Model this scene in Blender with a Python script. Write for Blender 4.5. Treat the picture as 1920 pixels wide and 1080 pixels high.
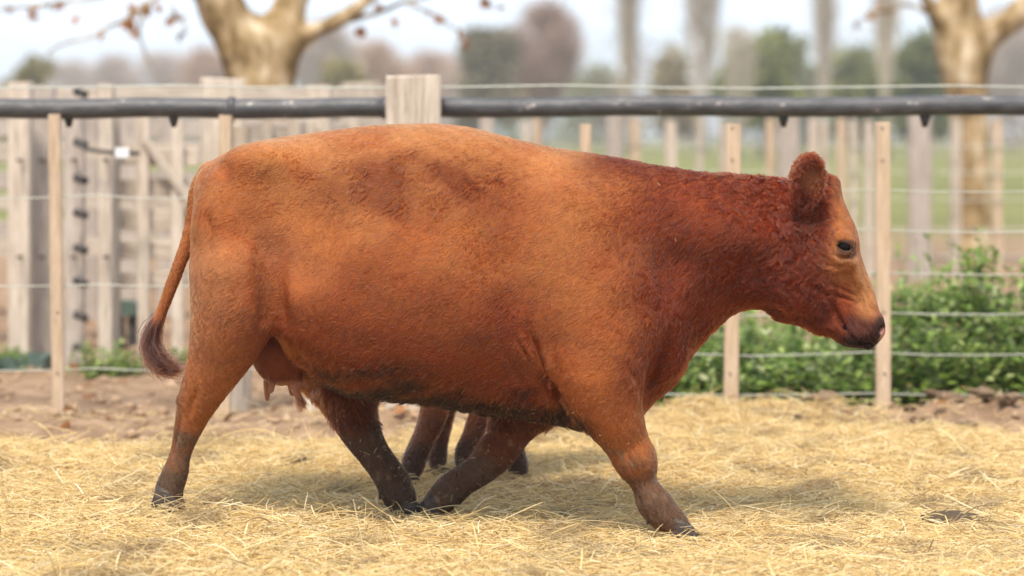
import bpy, bmesh, math, random
import numpy as np
from mathutils import Vector, Matrix

for _o in list(bpy.data.objects):
    bpy.data.objects.remove(_o, do_unlink=True)
S = bpy.context.scene
COL = S.collection
rng = np.random.default_rng(7)
random.seed(7)

# ------------------------------------------------------------------ camera, sky, sun, exposure
CD, CH, FPX, HOR = 9.0, 1.31, 4770.0, 255.0      # camera distance, height, focal length and horizon in photo pixels
cam_d = bpy.data.cameras.new("camera")
cam = bpy.data.objects.new("camera", cam_d)
COL.objects.link(cam)
cam.location = (0, -CD, CH)
cam.rotation_euler = (math.radians(90), 0, 0)
cam_d.sensor_width = 36.0
cam_d.lens = FPX / 1920 * 36.0
cam_d.shift_y = -(540 - HOR) / 1920
cam_d.clip_end = 5000
cam_d.dof.use_dof = True
cam_d.dof.focus_distance = 8.78
cam_d.dof.aperture_fstop = 1.5
S.camera = cam

SUN_EL, SUN_AZ = math.radians(62), math.radians(-14)   # azimuth measured from behind the camera, negative = camera left
sun_dir = Vector((math.sin(SUN_AZ) * math.cos(SUN_EL), -math.cos(SUN_AZ) * math.cos(SUN_EL), math.sin(SUN_EL)))
W = bpy.data.worlds.new("World"); S.world = W; W.use_nodes = True
wn = W.node_tree
sky = wn.nodes.new("ShaderNodeTexSky"); sky.sky_type = 'NISHITA'; sky.sun_disc = False
sky.sun_elevation = SUN_EL
sky.sun_rotation = math.atan2(sun_dir.x, sun_dir.y)
sky.air_density = 1.0; sky.dust_density = 2.5; sky.ozone_density = 1.0; sky.altitude = 50
bg = wn.nodes["Background"]; bg.inputs[1].default_value = 0.12
# thin bright high cloud over the clear sky, all round
geo = wn.nodes.new("ShaderNodeTexCoord"); cmap = wn.nodes.new("ShaderNodeMapping"); cmap.inputs["Scale"].default_value = (1, 1, 3.5)
cno = wn.nodes.new("ShaderNodeTexNoise"); cno.inputs["Scale"].default_value = 2.2; cno.inputs["Detail"].default_value = 5
crp = wn.nodes.new("ShaderNodeMapRange"); crp.inputs[1].default_value = .3; crp.inputs[2].default_value = .7; crp.inputs[3].default_value = .62; crp.inputs[4].default_value = .9
cmx = wn.nodes.new("ShaderNodeMix"); cmx.data_type = 'RGBA'; cmx.inputs[7].default_value = (4.5, 5.2, 6.2, 1)
wn.links.new(geo.outputs["Generated"], cmap.inputs[0]); wn.links.new(cmap.outputs[0], cno.inputs["Vector"])
wn.links.new(cno.outputs["Fac"], crp.inputs[0]); wn.links.new(crp.outputs[0], cmx.inputs[0])
wn.links.new(sky.outputs[0], cmx.inputs[6]); wn.links.new(cmx.outputs[2], bg.inputs[0])
sl = bpy.data.lights.new("sun", 'SUN'); so = bpy.data.objects.new("sun", sl); COL.objects.link(so)
sl.energy = 2.3; sl.angle = math.radians(13.0); sl.color = (1.0, 0.91, 0.78)
so.rotation_euler = (-sun_dir).to_track_quat('-Z', 'Y').to_euler()
S.view_settings.view_transform = 'Standard'; S.view_settings.look = 'None'
S.view_settings.exposure = 1.22; S.view_settings.gamma = 1.0
S.render.engine = 'CYCLES'
S.cycles.use_denoising = True
S.cycles.max_bounces = 8; S.cycles.transmission_bounces = 6; S.cycles.transparent_max_bounces = 8
S.cycles_curves.shape = 'RIBBONS'
S.cycles_curves.subdivisions = 2

# ------------------------------------------------------------------ helpers
def at(px, py, Y):
    """the place at depth Y that the photograph shows at a pixel (only used to read sizes and spots off the photograph)"""
    t = Y + CD
    return np.array(((px - 960) / FPX * t, Y, CH - (py - HOR) / FPX * t))

def depth_of(py, z=0.0):
    return FPX * (CH - z) / (py - HOR) - CD

def tag(o, label=None, cat=None, group=None, kind=None):
    if label: o["label"] = label
    if cat: o["category"] = cat
    if group: o["group"] = group
    if kind: o["kind"] = kind
    return o

def link(name, data, mats=None, parent=None):
    o = bpy.data.objects.new(name, data)
    COL.objects.link(o)
    if mats is not None:
        for m in (mats if isinstance(mats, (list, tuple)) else [mats]):
            data.materials.append(m)
    if parent: o.parent = parent
    return o

def empty(name, loc=(0, 0, 0), rz=0):
    o = bpy.data.objects.new(name, None); COL.objects.link(o)
    o.location = loc; o.rotation_euler = (0, 0, rz); o.empty_display_size = 0.2
    return o

def mesh_np(name, V, F, smooth=True):
    V = np.asarray(V, np.float32); F = np.asarray(F, np.int32)
    me = bpy.data.meshes.new(name)
    k = F.shape[1]
    me.vertices.add(len(V)); me.vertices.foreach_set("co", V.ravel())
    me.loops.add(F.size); me.loops.foreach_set("vertex_index", F.ravel())
    me.polygons.add(len(F)); me.polygons.foreach_set("loop_start", np.arange(0, F.size, k, dtype=np.int32))
    me.polygons.foreach_set("loop_total", np.full(len(F), k, np.int32))
    me.polygons.foreach_set("use_smooth", np.full(len(F), smooth))
    me.update(); me.validate()
    return me

def set_col(me, C, name="Col"):
    a = me.attributes.new(name, 'FLOAT_COLOR', 'POINT')
    C = np.asarray(C, np.float32)
    a.data.foreach_set("color", np.concatenate([C, np.ones((len(C), 1), np.float32)], 1).ravel())

def strands(name, P, R, C, mat, parent=None):
    """P (n,k,3) strand points, R (n,k) radii, C (n,3) colour: one hair-curves object"""
    n, k = P.shape[:2]
    hc = bpy.data.hair_curves.new(name)
    hc.add_curves([k] * n)
    hc.attributes["position"].data.foreach_set("vector", np.ascontiguousarray(P, np.float32).ravel())
    ra = hc.attributes.get("radius") or hc.attributes.new("radius", 'FLOAT', 'POINT')
    ra.data.foreach_set("value", np.ascontiguousarray(R, np.float32).ravel())
    ca = hc.attributes.new("Col", 'FLOAT_COLOR', 'CURVE' if C.ndim == 2 else 'POINT')
    ca.data.foreach_set("color", np.concatenate([C, np.ones(C.shape[:-1] + (1,))], -1).astype(np.float32).ravel())
    return link(name, hc, mat, parent)

_nk = {}
def wnoise(P, scale, seed, n=7):
    """smooth pseudo-random field, about -1..1"""
    key = (seed, n)
    if key not in _nk:
        r = np.random.default_rng(1000 + seed)
        k = r.normal(size=(n, 3)); k /= np.linalg.norm(k, axis=1)[:, None]
        _nk[key] = (k * r.uniform(0.6, 1.5, (n, 1)), r.uniform(0, 6.283, n))
    k, ph = _nk[key]
    out = np.zeros(len(P), np.float32)
    Pf = np.asarray(P, np.float32) * np.float32(6.283 / scale)
    for i in range(n):
        out += np.sin(Pf @ k[i].astype(np.float32) + np.float32(ph[i]))
    return out / math.sqrt(n) * 0.8

def sstep(a, b, x):
    t = np.clip((x - a) / (b - a), 0, 1)
    return t * t * (3 - 2 * t)

def hash3(I, seed):
    h = (I[:, 0] * 73856093) ^ (I[:, 1] * 19349663) ^ (I[:, 2] * 83492791) ^ (seed * 2654435)
    h = (h ^ (h >> 13)) * 1274126177
    h = h & 0x7fffffff
    h = (h ^ (h >> 15)) * 2246822519 & 0x7fffffff
    return (h % 100003) / 100003.0

# ------------------------------------------------------------------ materials
def new_mat(name):
    m = bpy.data.materials.new(name); m.use_nodes = True
    nt = m.node_tree
    return m, nt, nt.nodes["Principled BSDF"]

def nd(nt, t, **kw):
    n = nt.nodes.new(t)
    for k, v in kw.items(): setattr(n, k, v)
    return n

def noise_mat(name, cols, scale=5.0, detail=6, rough=0.8, bump=0.0, bscale=None, stretch=(1, 1, 1), spec=0.3, pos=None, obj_random=0.0, coord='Object'):
    m, nt, b = new_mat(name)
    tc = nd(nt, "ShaderNodeTexCoord"); mp = nd(nt, "ShaderNodeMapping"); mp.inputs["Scale"].default_value = stretch
    nt.links.new(tc.outputs[coord], mp.inputs[0])
    vec = mp.outputs[0]
    if obj_random:
        oi = nd(nt, "ShaderNodeObjectInfo"); ad = nd(nt, "ShaderNodeVectorMath", operation='ADD')
        sc = nd(nt, "ShaderNodeVectorMath", operation='SCALE'); sc.inputs[3].default_value = 40.0
        cb = nd(nt, "ShaderNodeCombineXYZ")
        for i in range(3): nt.links.new(oi.outputs["Random"], cb.inputs[i])
        nt.links.new(cb.outputs[0], sc.inputs[0]); nt.links.new(vec, ad.inputs[0]); nt.links.new(sc.outputs[0], ad.inputs[1])
        vec = ad.outputs[0]
    n1 = nd(nt, "ShaderNodeTexNoise"); n1.inputs["Scale"].default_value = scale; n1.inputs["Detail"].default_value = detail
    n1.inputs["Roughness"].default_value = 0.62
    nt.links.new(vec, n1.inputs["Vector"])
    cr = nd(nt, "ShaderNodeValToRGB"); el = cr.color_ramp.elements
    pos = pos or [0.28 + 0.44 * i / (len(cols) - 1) for i in range(len(cols))]
    while len(el) < len(cols): el.new(0.5)
    for e, c, p in zip(el, cols, pos): e.position = p; e.color = (*c, 1)
    nt.links.new(n1.outputs["Fac"], cr.inputs[0])
    out = cr.outputs[0]
    if obj_random:
        hs = nd(nt, "ShaderNodeHueSaturation"); mr = nd(nt, "ShaderNodeMapRange")
        mr.inputs[3].default_value = 1 - obj_random; mr.inputs[4].default_value = 1 + obj_random * 0.7
        nt.links.new(oi.outputs["Random"], mr.inputs[0]); nt.links.new(mr.outputs[0], hs.inputs["Value"])
        nt.links.new(out, hs.inputs["Color"]); out = hs.outputs[0]
    nt.links.new(out, b.inputs["Base Color"])
    b.inputs["Roughness"].default_value = rough; b.inputs["Specular IOR Level"].default_value = spec
    if bump:
        n2 = nd(nt, "ShaderNodeTexNoise"); n2.inputs["Scale"].default_value = bscale or scale * 3; n2.inputs["Detail"].default_value = 5
        nt.links.new(vec, n2.inputs["Vector"])
        bp = nd(nt, "ShaderNodeBump"); bp.inputs["Strength"].default_value = bump; bp.inputs["Distance"].default_value = 0.02
        nt.links.new(n2.outputs["Fac"], bp.inputs["Height"]); nt.links.new(bp.outputs[0], b.inputs["Normal"])
    return m

def attr_mat(name, rough=0.7, spec=0.25, sheen=0.0, noise=0.0, nscale=60, transl=0.0):
    m, nt, b = new_mat(name)
    a = nd(nt, "ShaderNodeAttribute", attribute_name="Col")
    out = a.outputs["Color"]
    if noise:
        tc = nd(nt, "ShaderNodeTexCoord"); n1 = nd(nt, "ShaderNodeTexNoise"); n1.inputs["Scale"].default_value = nscale
        n1.inputs["Detail"].default_value = 4
        nt.links.new(tc.outputs["Object"], n1.inputs["Vector"])
        mr = nd(nt, "ShaderNodeMapRange"); mr.inputs[3].default_value = 1 - noise; mr.inputs[4].default_value = 1 + noise
        nt.links.new(n1.outputs["Fac"], mr.inputs[0])
        hs = nd(nt, "ShaderNodeHueSaturation"); nt.links.new(mr.outputs[0], hs.inputs["Value"]); nt.links.new(out, hs.inputs["Color"])
        out = hs.outputs[0]
    nt.links.new(out, b.inputs["Base Color"])
    b.inputs["Roughness"].default_value = rough; b.inputs["Specular IOR Level"].default_value = spec
    if sheen: b.inputs["Sheen Weight"].default_value = sheen
    if transl:
        tr = nd(nt, "ShaderNodeBsdfTranslucent"); nt.links.new(out, tr.inputs[0])
        mx = nd(nt, "ShaderNodeMixShader"); mx.inputs[0].default_value = transl
        nt.links.new(b.outputs[0], mx.inputs[1]); nt.links.new(tr.outputs[0], mx.inputs[2])
        nt.links.new(mx.outputs[0], nt.nodes["Material Output"].inputs[0])
    return m

def hair_mat(name, rough=.38, radial=.55, tint=1.0):
    """strand shader: light runs along and through the hairs, so the coat shines where it lies flat"""
    m = bpy.data.materials.new(name); m.use_nodes = True; nt = m.node_tree
    nt.nodes.remove(nt.nodes["Principled BSDF"])
    h = nt.nodes.new("ShaderNodeBsdfHairPrincipled"); h.model = 'CHIANG'; h.parametrization = 'COLOR'
    a = nd(nt, "ShaderNodeAttribute", attribute_name="Col")
    nt.links.new(a.outputs["Color"], h.inputs["Color"])
    h.inputs["Roughness"].default_value = rough; h.inputs["Radial Roughness"].default_value = radial
    h.inputs["Random Roughness"].default_value = .2; h.inputs["IOR"].default_value = 1.36
    nt.links.new(h.outputs[0], nt.nodes["Material Output"].inputs[0])
    return m
# ------------------------------------------------------------------ implicit-surface modelling for the animals
class Field:
    def __init__(s, lo, hi, h):
        s.lo = np.array(lo, np.float32); s.h = h
        s.n = [int(math.ceil((b - a) / h)) + 1 for a, b in zip(lo, hi)]
        s.F = np.full(s.n, 1.0, np.float32)
    def box(s, lo, hi):
        i0 = [max(0, int((a - o) / s.h)) for a, o in zip(lo, s.lo)]
        i1 = [min(n, int((b - o) / s.h) + 2) for b, o, n in zip(hi, s.lo, s.n)]
        if any(a >= b for a, b in zip(i0, i1)): return None
        ax = [(s.lo[k] + s.h * np.arange(i0[k], i1[k])).astype(np.float32) for k in range(3)]
        X = ax[0][:, None, None]; Y = ax[1][None, :, None]; Z = ax[2][None, None, :]
        return tuple(slice(a, b) for a, b in zip(i0, i1)), X, Y, Z
    def union(s, sl, d, k):
        A = s.F[sl]
        if k <= 0: s.F[sl] = np.minimum(A, d); return
        h = np.maximum(k - np.abs(A - d), 0) / k
        s.F[sl] = np.minimum(A, d) - h * h * k * 0.25
    def carve(s, sl, d, k):
        A = s.F[sl]; d = -d
        h = np.maximum(k - np.abs(A - d), 0) / k
        s.F[sl] = np.maximum(A, d) + h * h * k * 0.25
    def ell(s, c, r, k=0.05, rot=None, carve=False):
        """ellipsoid; rot turns it about the lateral axis (radians, side view)"""
        m = max(r) + k + 0.02
        b = s.box([x - m for x in c], [x + m for x in c])
        if b is None: return
        sl, X, Y, Z = b
        x, y, z = X - c[0], Y - c[1], Z - c[2]
        if rot:
            ca, sa = math.cos(rot), math.sin(rot)
            x, z = ca * x + sa * z, -sa * x + ca * z
        q = np.sqrt((x / r[0]) ** 2 + (y / r[1]) ** 2 + (z / r[2]) ** 2)
        g = np.sqrt((x / r[0] ** 2) ** 2 + (y / r[1] ** 2) ** 2 + (z / r[2] ** 2) ** 2) + 1e-6
        d = np.where(q < 0.2, (q - 1) * min(r), q * (q - 1) / g)
        (s.carve if carve else s.union)(sl, d, k)
    def chain(s, pts, rad, k=0.03, flat=1.0, carve=False):
        """tapered tube through pts; flat scales the lateral size. The tube is made first, then joined to the rest."""
        pts = np.asarray(pts, np.float32); rad = np.asarray(rad, np.float32)
        fl = np.asarray(flat if np.ndim(flat) else [flat] * len(pts), np.float32)
        if len(pts) > 2:                                             # smooth the run of the tube (Catmull-Rom)
            A = np.concatenate([pts, rad[:, None], fl[:, None]], 1)
            A = np.concatenate([2 * A[:1] - A[1:2], A, 2 * A[-1:] - A[-2:-1]])
            o = []
            for i in range(1, len(A) - 2):
                for t in (0, .25, .5, .75):
                    o.append(.5 * (2 * A[i] + (A[i+1] - A[i-1]) * t + (2*A[i-1] - 5*A[i] + 4*A[i+1] - A[i+2]) * t*t + (3*A[i] - A[i-1] - 3*A[i+1] + A[i+2]) * t**3))
            o.append(A[-2]); o = np.array(o, np.float32)
            pts, rad, fl = o[:, :3], o[:, 3], o[:, 4]
        m = rad.max() * max(1, float(fl.max())) + k + 0.02
        b = s.box(pts.min(0) - m, pts.max(0) + m)
        sl, X, Y, Z = b
        D = np.full(s.F[sl].shape, 9.0, np.float32)
        for i in range(len(pts) - 1):
            a, c = pts[i], pts[i + 1]; ab = c - a
            mm = max(rad[i], rad[i+1]) * max(1, fl[i], fl[i+1]) + k + .03
            bb = s.box(np.minimum(a, c) - mm, np.maximum(a, c) + mm)
            sub = tuple(slice(max(0, q.start - p.start), max(0, q.stop - p.start)) for q, p in zip(bb[0], sl))
            x, y, z = bb[1:]
            n = float(ab @ ab) + 1e-9
            t = np.clip(((x - a[0]) * ab[0] + (y - a[1]) * ab[1] + (z - a[2]) * ab[2]) / n, 0, 1)
            f = fl[i] + t * (fl[i + 1] - fl[i])
            r = rad[i] + t * (rad[i + 1] - rad[i])
            d = np.sqrt((x - a[0] - t * ab[0]) ** 2 + ((y - a[1] - t * ab[1]) / f) ** 2 + (z - a[2] - t * ab[2]) ** 2) - r
            tgt = D[sub]
            d = d[:tgt.shape[0], :tgt.shape[1], :tgt.shape[2]]
            D[sub] = np.minimum(tgt, d)
        (s.carve if carve else s.union)(sl, D, k)
    def loft(s, st, top, bot, hw, zc, pu, pl, k=0.0, org=(0, 0), ang=0.0, vmax=0.5):
        """body of sections along an axis in the side plane: top/bottom edge, half width, level of the widest point, roundness above and below"""
        ca, sa = math.cos(ang), math.sin(ang)
        us, ue = st[0], st[-1]; lo, hi = bot.min(), top.max()
        cs = [(org[0] + ca * a - sa * n, org[1] + sa * a + ca * n) for a in (us, ue) for n in (lo, hi)]
        b = s.box((min(c[0] for c in cs) - .03, -vmax, min(c[1] for c in cs) - .05), (max(c[0] for c in cs) + .03, vmax, max(c[1] for c in cs) + .05))
        sl, X, Y, Z = b
        x = X - org[0]; z = Z - org[1]
        a = ca * x + sa * z; n = -sa * x + ca * z
        I = lambda v: np.interp(a, st, v).astype(np.float32)
        T, B, H, Cf, PU, PL = I(top), I(bot), I(hw), I(zc), I(pu), I(pl)
        c = T + (B - T) * Cf
        up = n > c
        t = np.where(up, (n - c) / np.maximum(T - c, 1e-3), (c - n) / np.maximum(c - B, 1e-3))
        p = np.where(up, PU, PL)
        vv = np.abs(Y) / np.maximum(H, 1e-3)
        r = (vv ** p + np.clip(t, 0, 50) ** p) ** (1 / p)
        rho = np.sqrt(Y ** 2 + (n - c) ** 2) + 1e-4
        d = rho * (1 - 1 / np.maximum(r, 0.05))
        d = np.where(a < us, np.maximum(d, us - a), np.where(a > ue, np.maximum(d, a - ue), d))
        s.union(sl, d.astype(np.float32), k)
    def mesh(s):
        F = s.F; h = s.h
        ins = F < 0
        nx, ny, nz = F.shape
        cnt = np.zeros((nx - 1, ny - 1, nz - 1), np.int8)
        for i in (0, 1):
            for j in (0, 1):
                for k in (0, 1):
                    cnt += ins[i:nx - 1 + i, j:ny - 1 + j, k:nz - 1 + k]
        act = (cnt > 0) & (cnt < 8)
        I = np.argwhere(act)
        idx = np.full(act.shape, -1, np.int32); idx[act] = np.arange(len(I))
        corner = {}
        for i in (0, 1):
            for j in (0, 1):
                for k in (0, 1):
                    corner[(i, j, k)] = F[I[:, 0] + i, I[:, 1] + j, I[:, 2] + k]
        acc = np.zeros((len(I), 3), np.float32); num = np.zeros(len(I), np.float32)
        cs = list(corner)
        for a in cs:
            for ax in range(3):
                if a[ax] == 0:
                    b = list(a); b[ax] = 1; b = tuple(b)
                    fa, fb = corner[a], corner[b]
                    x = (fa < 0) != (fb < 0)
                    t = np.where(x, fa / np.where(x, fa - fb, 1), 0)
                    p = np.tile(np.array(a, np.float32), (len(I), 1)); p[:, ax] += t
                    acc[x] += p[x]; num[x] += 1
        V = s.lo + h * (I + acc / num[:, None])
        quads = []
        for ax in range(3):
            o1, o2 = [(1, 2), (2, 0), (0, 1)][ax]
            A = np.take(ins, range(F.shape[ax] - 1), ax); B = np.take(ins, range(1, F.shape[ax]), ax)
            for sgn, E in ((0, A & ~B), (1, ~A & B)):
                P = np.argwhere(E)
                P = P[(P[:, o1] > 0) & (P[:, o2] > 0) & (P[:, o1] < F.shape[o1] - 1) & (P[:, o2] < F.shape[o2] - 1)]
                q = []
                for d1, d2 in ((1, 1), (0, 1), (0, 0), (1, 0)):
                    Q = P.copy(); Q[:, o1] -= d1; Q[:, o2] -= d2
                    q.append(idx[Q[:, 0], Q[:, 1], Q[:, 2]])
                q = np.stack(q, 1)
                quads.append(q if sgn == 0 else q[:, ::-1])
        Q = np.concatenate(quads)
        return V.astype(np.float32), Q

def keep_largest(V, Q):
    """drop crumbs: keep the biggest connected piece"""
    lab = np.arange(len(V))
    E = np.concatenate([Q[:, [0, 1]], Q[:, [1, 2]], Q[:, [2, 3]], Q[:, [3, 0]]])
    while True:
        m = np.minimum(lab[E[:, 0]], lab[E[:, 1]])
        new = lab.copy(); np.minimum.at(new, E[:, 0], m); np.minimum.at(new, E[:, 1], m)
        new = new[new]; new = new[new]
        if (new == lab).all(): break
        lab = new
    u, c = np.unique(lab, return_counts=True)
    keep = lab == u[c.argmax()]
    mp = np.cumsum(keep) - 1
    return V[keep], mp[Q[keep[Q[:, 0]]]]

def smooth(V, Q, it=2, lam=0.5):
    E = np.concatenate([Q[:, [0, 1]], Q[:, [1, 2]], Q[:, [2, 3]], Q[:, [3, 0]]])
    deg = np.bincount(E[:, 0], minlength=len(V)) + np.bincount(E[:, 1], minlength=len(V))
    V = V.copy()
    for n in range(it):
        A = np.stack([np.bincount(E[:, 0], V[E[:, 1], k], len(V)) + np.bincount(E[:, 1], V[E[:, 0], k], len(V)) for k in range(3)], 1)
        V += ((lam if n % 2 == 0 else -lam * 0.6) * (A / deg[:, None] - V)).astype(np.float32)
    return V

def vnormals(V, Q):
    n = np.cross(V[Q[:, 2]] - V[Q[:, 0]], V[Q[:, 3]] - V[Q[:, 1]])
    N = np.stack([sum(np.bincount(Q[:, j], n[:, k], len(V)) for j in range(4)) for k in range(3)], 1)
    return N / (np.linalg.norm(N, axis=1)[:, None] + 1e-12)

def scatter(V, Q, N, n, dens=None):
    """n random points on the surface with normals; dens per vertex"""
    a = np.linalg.norm(np.cross(V[Q[:, 2]] - V[Q[:, 0]], V[Q[:, 3]] - V[Q[:, 1]]), axis=1)
    if dens is not None: a = a * dens[Q].mean(1)
    c = np.cumsum(a); f = np.searchsorted(c, rng.uniform(0, c[-1], n))
    f = np.minimum(f, len(Q) - 1)
    s, t = rng.uniform(0, 1, (2, n, 1))
    w = [(1 - s) * (1 - t), s * (1 - t), s * t, (1 - s) * t]
    P = sum(w[j] * V[Q[f, j]] for j in range(4)); M = sum(w[j] * N[Q[f, j]] for j in range(4))
    return P, M / (np.linalg.norm(M, axis=1)[:, None] + 1e-9)

ROT = np.linalg.qr(np.array([[-.86, .10, -.50], [.15, 1, .2], [.4, -.1, -.8]]).T)[0]      # tufts lie along the coat
LONG = np.array([2.6, 1, 1])
def fur(P, N, flow, length, lift, clump=0.014, curl=0.0, pull=0.6, jit=0.25, k=4):
    """strands lying along flow, drawn together into tufts"""
    n = len(P)
    T = flow - (flow * N).sum(1)[:, None] * N
    T /= np.linalg.norm(T, axis=1)[:, None] + 1e-6
    B = np.cross(N, T)
    wob = np.stack([wnoise(P, .05, 201), wnoise(P, .05, 202), wnoise(P, .05, 203)], 1) * clump * .8
    q = (P + wob) @ ROT
    I = np.floor(q / (clump * LONG)).astype(np.int64)
    r1, r2, r3, r4 = (hash3(I, s) for s in (1, 2, 3, 4))
    ctr = ((I + 0.5 + 0.5 * np.stack([r1 - .5, r2 - .5, r3 - .5], 1)) * (clump * LONG)) @ ROT.T - wob
    ctr -= ((ctr - P) * N).sum(1)[:, None] * N                    # onto the tangent plane
    ang = (r4 - 0.5) * (.25 + 1.2 * curl) + curl * (r1 - 0.5) * 4 + rng.normal(0, jit, n)
    D = np.cos(ang)[:, None] * T + np.sin(ang)[:, None] * B
    L = (length * rng.uniform(0.7, 1.2, n) * (0.75 + 0.5 * r2))[:, None]
    lf = (lift * (0.5 + r3))[:, None]
    tip_off = (ctr - P); tip_off -= (tip_off * T).sum(1)[:, None] * T * .85      # drawn together sideways
    cs = (curl * (r2 - 0.5) * 2.2)[:, None] if np.ndim(curl) else curl * ((r2 - .5) * 2.2)[:, None]
    out = []
    for i in range(k):
        t = i / (k - 1)
        p = P + D * L * t * (1 - 0.15 * t) + N * (L * lf * (t - 0.45 * t * t) - 0.001 * (i == 0)) + B * cs * L * t * t * 0.8 + tip_off * pull * t ** 1.3
        out.append(p)
    return np.stack(out, 1), r1, r4
# ------------------------------------------------------------------ the cow
YAW = math.radians(5)
CY, SY = math.cos(YAW), math.sin(YAW)
def LT(px, py, v):
    """photo pixel -> cow's own frame (u forward, v away from the viewer, w up) at lateral offset v, and metres per pixel there"""
    ax, az = (px - 960) / FPX, (py - HOR) / FPX
    t = (v + CD * CY) / (ax * SY + CY)
    X, Yw, Z = ax * t, t - CD, CH - az * t
    return np.array((X * CY - Yw * SY, v, Z)), t / FPX
def L(px, py, v): return LT(px, py, v)[0]
def stations(rows):
    """rows of (px, py, radius_px, v)"""
    P, R = [], []
    for px, py, r, v in rows:
        p, s = LT(px, py, v); P.append(p); R.append(r * s)
    return P, R

CREASES = [  # polylines on the side of the animal: width (m), depth (m; negative = a raised fold)
    ([(1000,606),(1014,648),(1028,702),(1060,750),(1104,808)], .015, .034),
    ([(975,622),(1000,665),(1030,716),(1050,742)], .012, .014), ([(950,640),(975,690),(1010,735)], .014, .008),
    ([(987,630),(1012,676),(1040,722)], .009, -.010), 
    ([(500,450),(510,520),(514,575),(508,612)], .022, .016), ([(490,560),(497,590),(500,605)], .008, -.008),
    ([(404,395),(412,430),(410,480)], .016, .010), ([(420,300),(440,330),(452,380)], .03, .010),
    ([(1262,600),(1246,660),(1228,700),(1205,760)], .016, .018), ([(1185,680),(1200,705),(1206,740)], .010, .008),
    ([(1280,470),(1262,540),(1268,600)], .03, .012), ([(1340,560),(1375,530),(1400,480)], .03, .010), ([(1440,575),(1425,520),(1450,450)], .025, .012),
    ([(1180,840),(1195,870),(1200,900)], .012, .006), ([(1176,884),(1192,912),(1206,940)], .009, .008), ([(1210,846),(1218,862),(1214,880)], .008, -.006),
    ([(352,768),(340,812),(326,862)], .010, .010), ([(386,724),(372,752),(364,784)], .012, .008), ([(345,735),(340,755)], .012, -.008), ([(322,872),(314,890)], .009, -.006),
    # face
    ([(1544,508),(1556,500),(1580,500),(1598,494)], .0055, .006), ([(1545,522),(1565,516),(1592,518)], .0055, .005),
    ([(1540,535),(1562,534),(1586,545),(1604,556)], .006, .006), ([(1552,550),(1572,556),(1598,566),(1612,574)], .006, .007),
    ([(1536,500),(1530,530),(1534,560),(1545,580)], .009, .007), ([(1560,566),(1572,590),(1580,612)], .006, .008),
    ([(1572,592),(1585,618),(1604,640),(1628,650)], .006, .007), ([(1548,514),(1570,508),(1596,506)], .005, -.004),
    ([(1546,542),(1566,543),(1592,556)], .005, -.004), ([(1598,486),(1606,510),(1612,540)], .010, -.006),
    ([(1560,440),(1575,428),(1596,432)], .006, .005), ([(1562,475),(1578,486),(1598,482)], .005, .005), ([(1612,560),(1622,580),(1630,606)], .008, .004),
    ([(1500,585),(1512,600),(1530,612)], .008, .006), ([(1478,560),(1490,585),(1497,603)], .010, .006)]
def creases(P, N):
    out = P.copy()
    x = P[:, 0]; z = P[:, 2]
    side = sstep(.02, .07, np.abs(P[:, 1])) * (np.abs(N[:, 1]) > .15)
    for pts, wd, dp in CREASES:
        q = np.array([L(a, b, -.12)[[0, 2]] for a, b in pts])
        m = (x > q[:, 0].min() - 3 * wd) & (x < q[:, 0].max() + 3 * wd) & (z > q[:, 1].min() - 3 * wd) & (z < q[:, 1].max() + 3 * wd) & (side > 0)
        if not m.any(): continue
        d = np.full(m.sum(), 9.0); e = np.zeros(m.sum())
        for i in range(len(q) - 1):
            a, b = q[i], q[i + 1]; ab = b - a
            t = ((x[m] - a[0]) * ab[0] + (z[m] - a[1]) * ab[1]) / (ab @ ab)
            tc = np.clip(t, 0, 1)
            dd = np.hypot(x[m] - a[0] - tc * ab[0], z[m] - a[1] - tc * ab[1])
            g = (i + tc) / (len(q) - 1)
            e = np.where(dd < d, g, e); d = np.minimum(d, dd)
        fade = np.sin(np.pi * np.clip(e, .02, .98)) ** .5
        out[m] -= N[m] * (dp * fade * np.exp(-(d / wd) ** 2) * side[m])[:, None]
    return out

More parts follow.
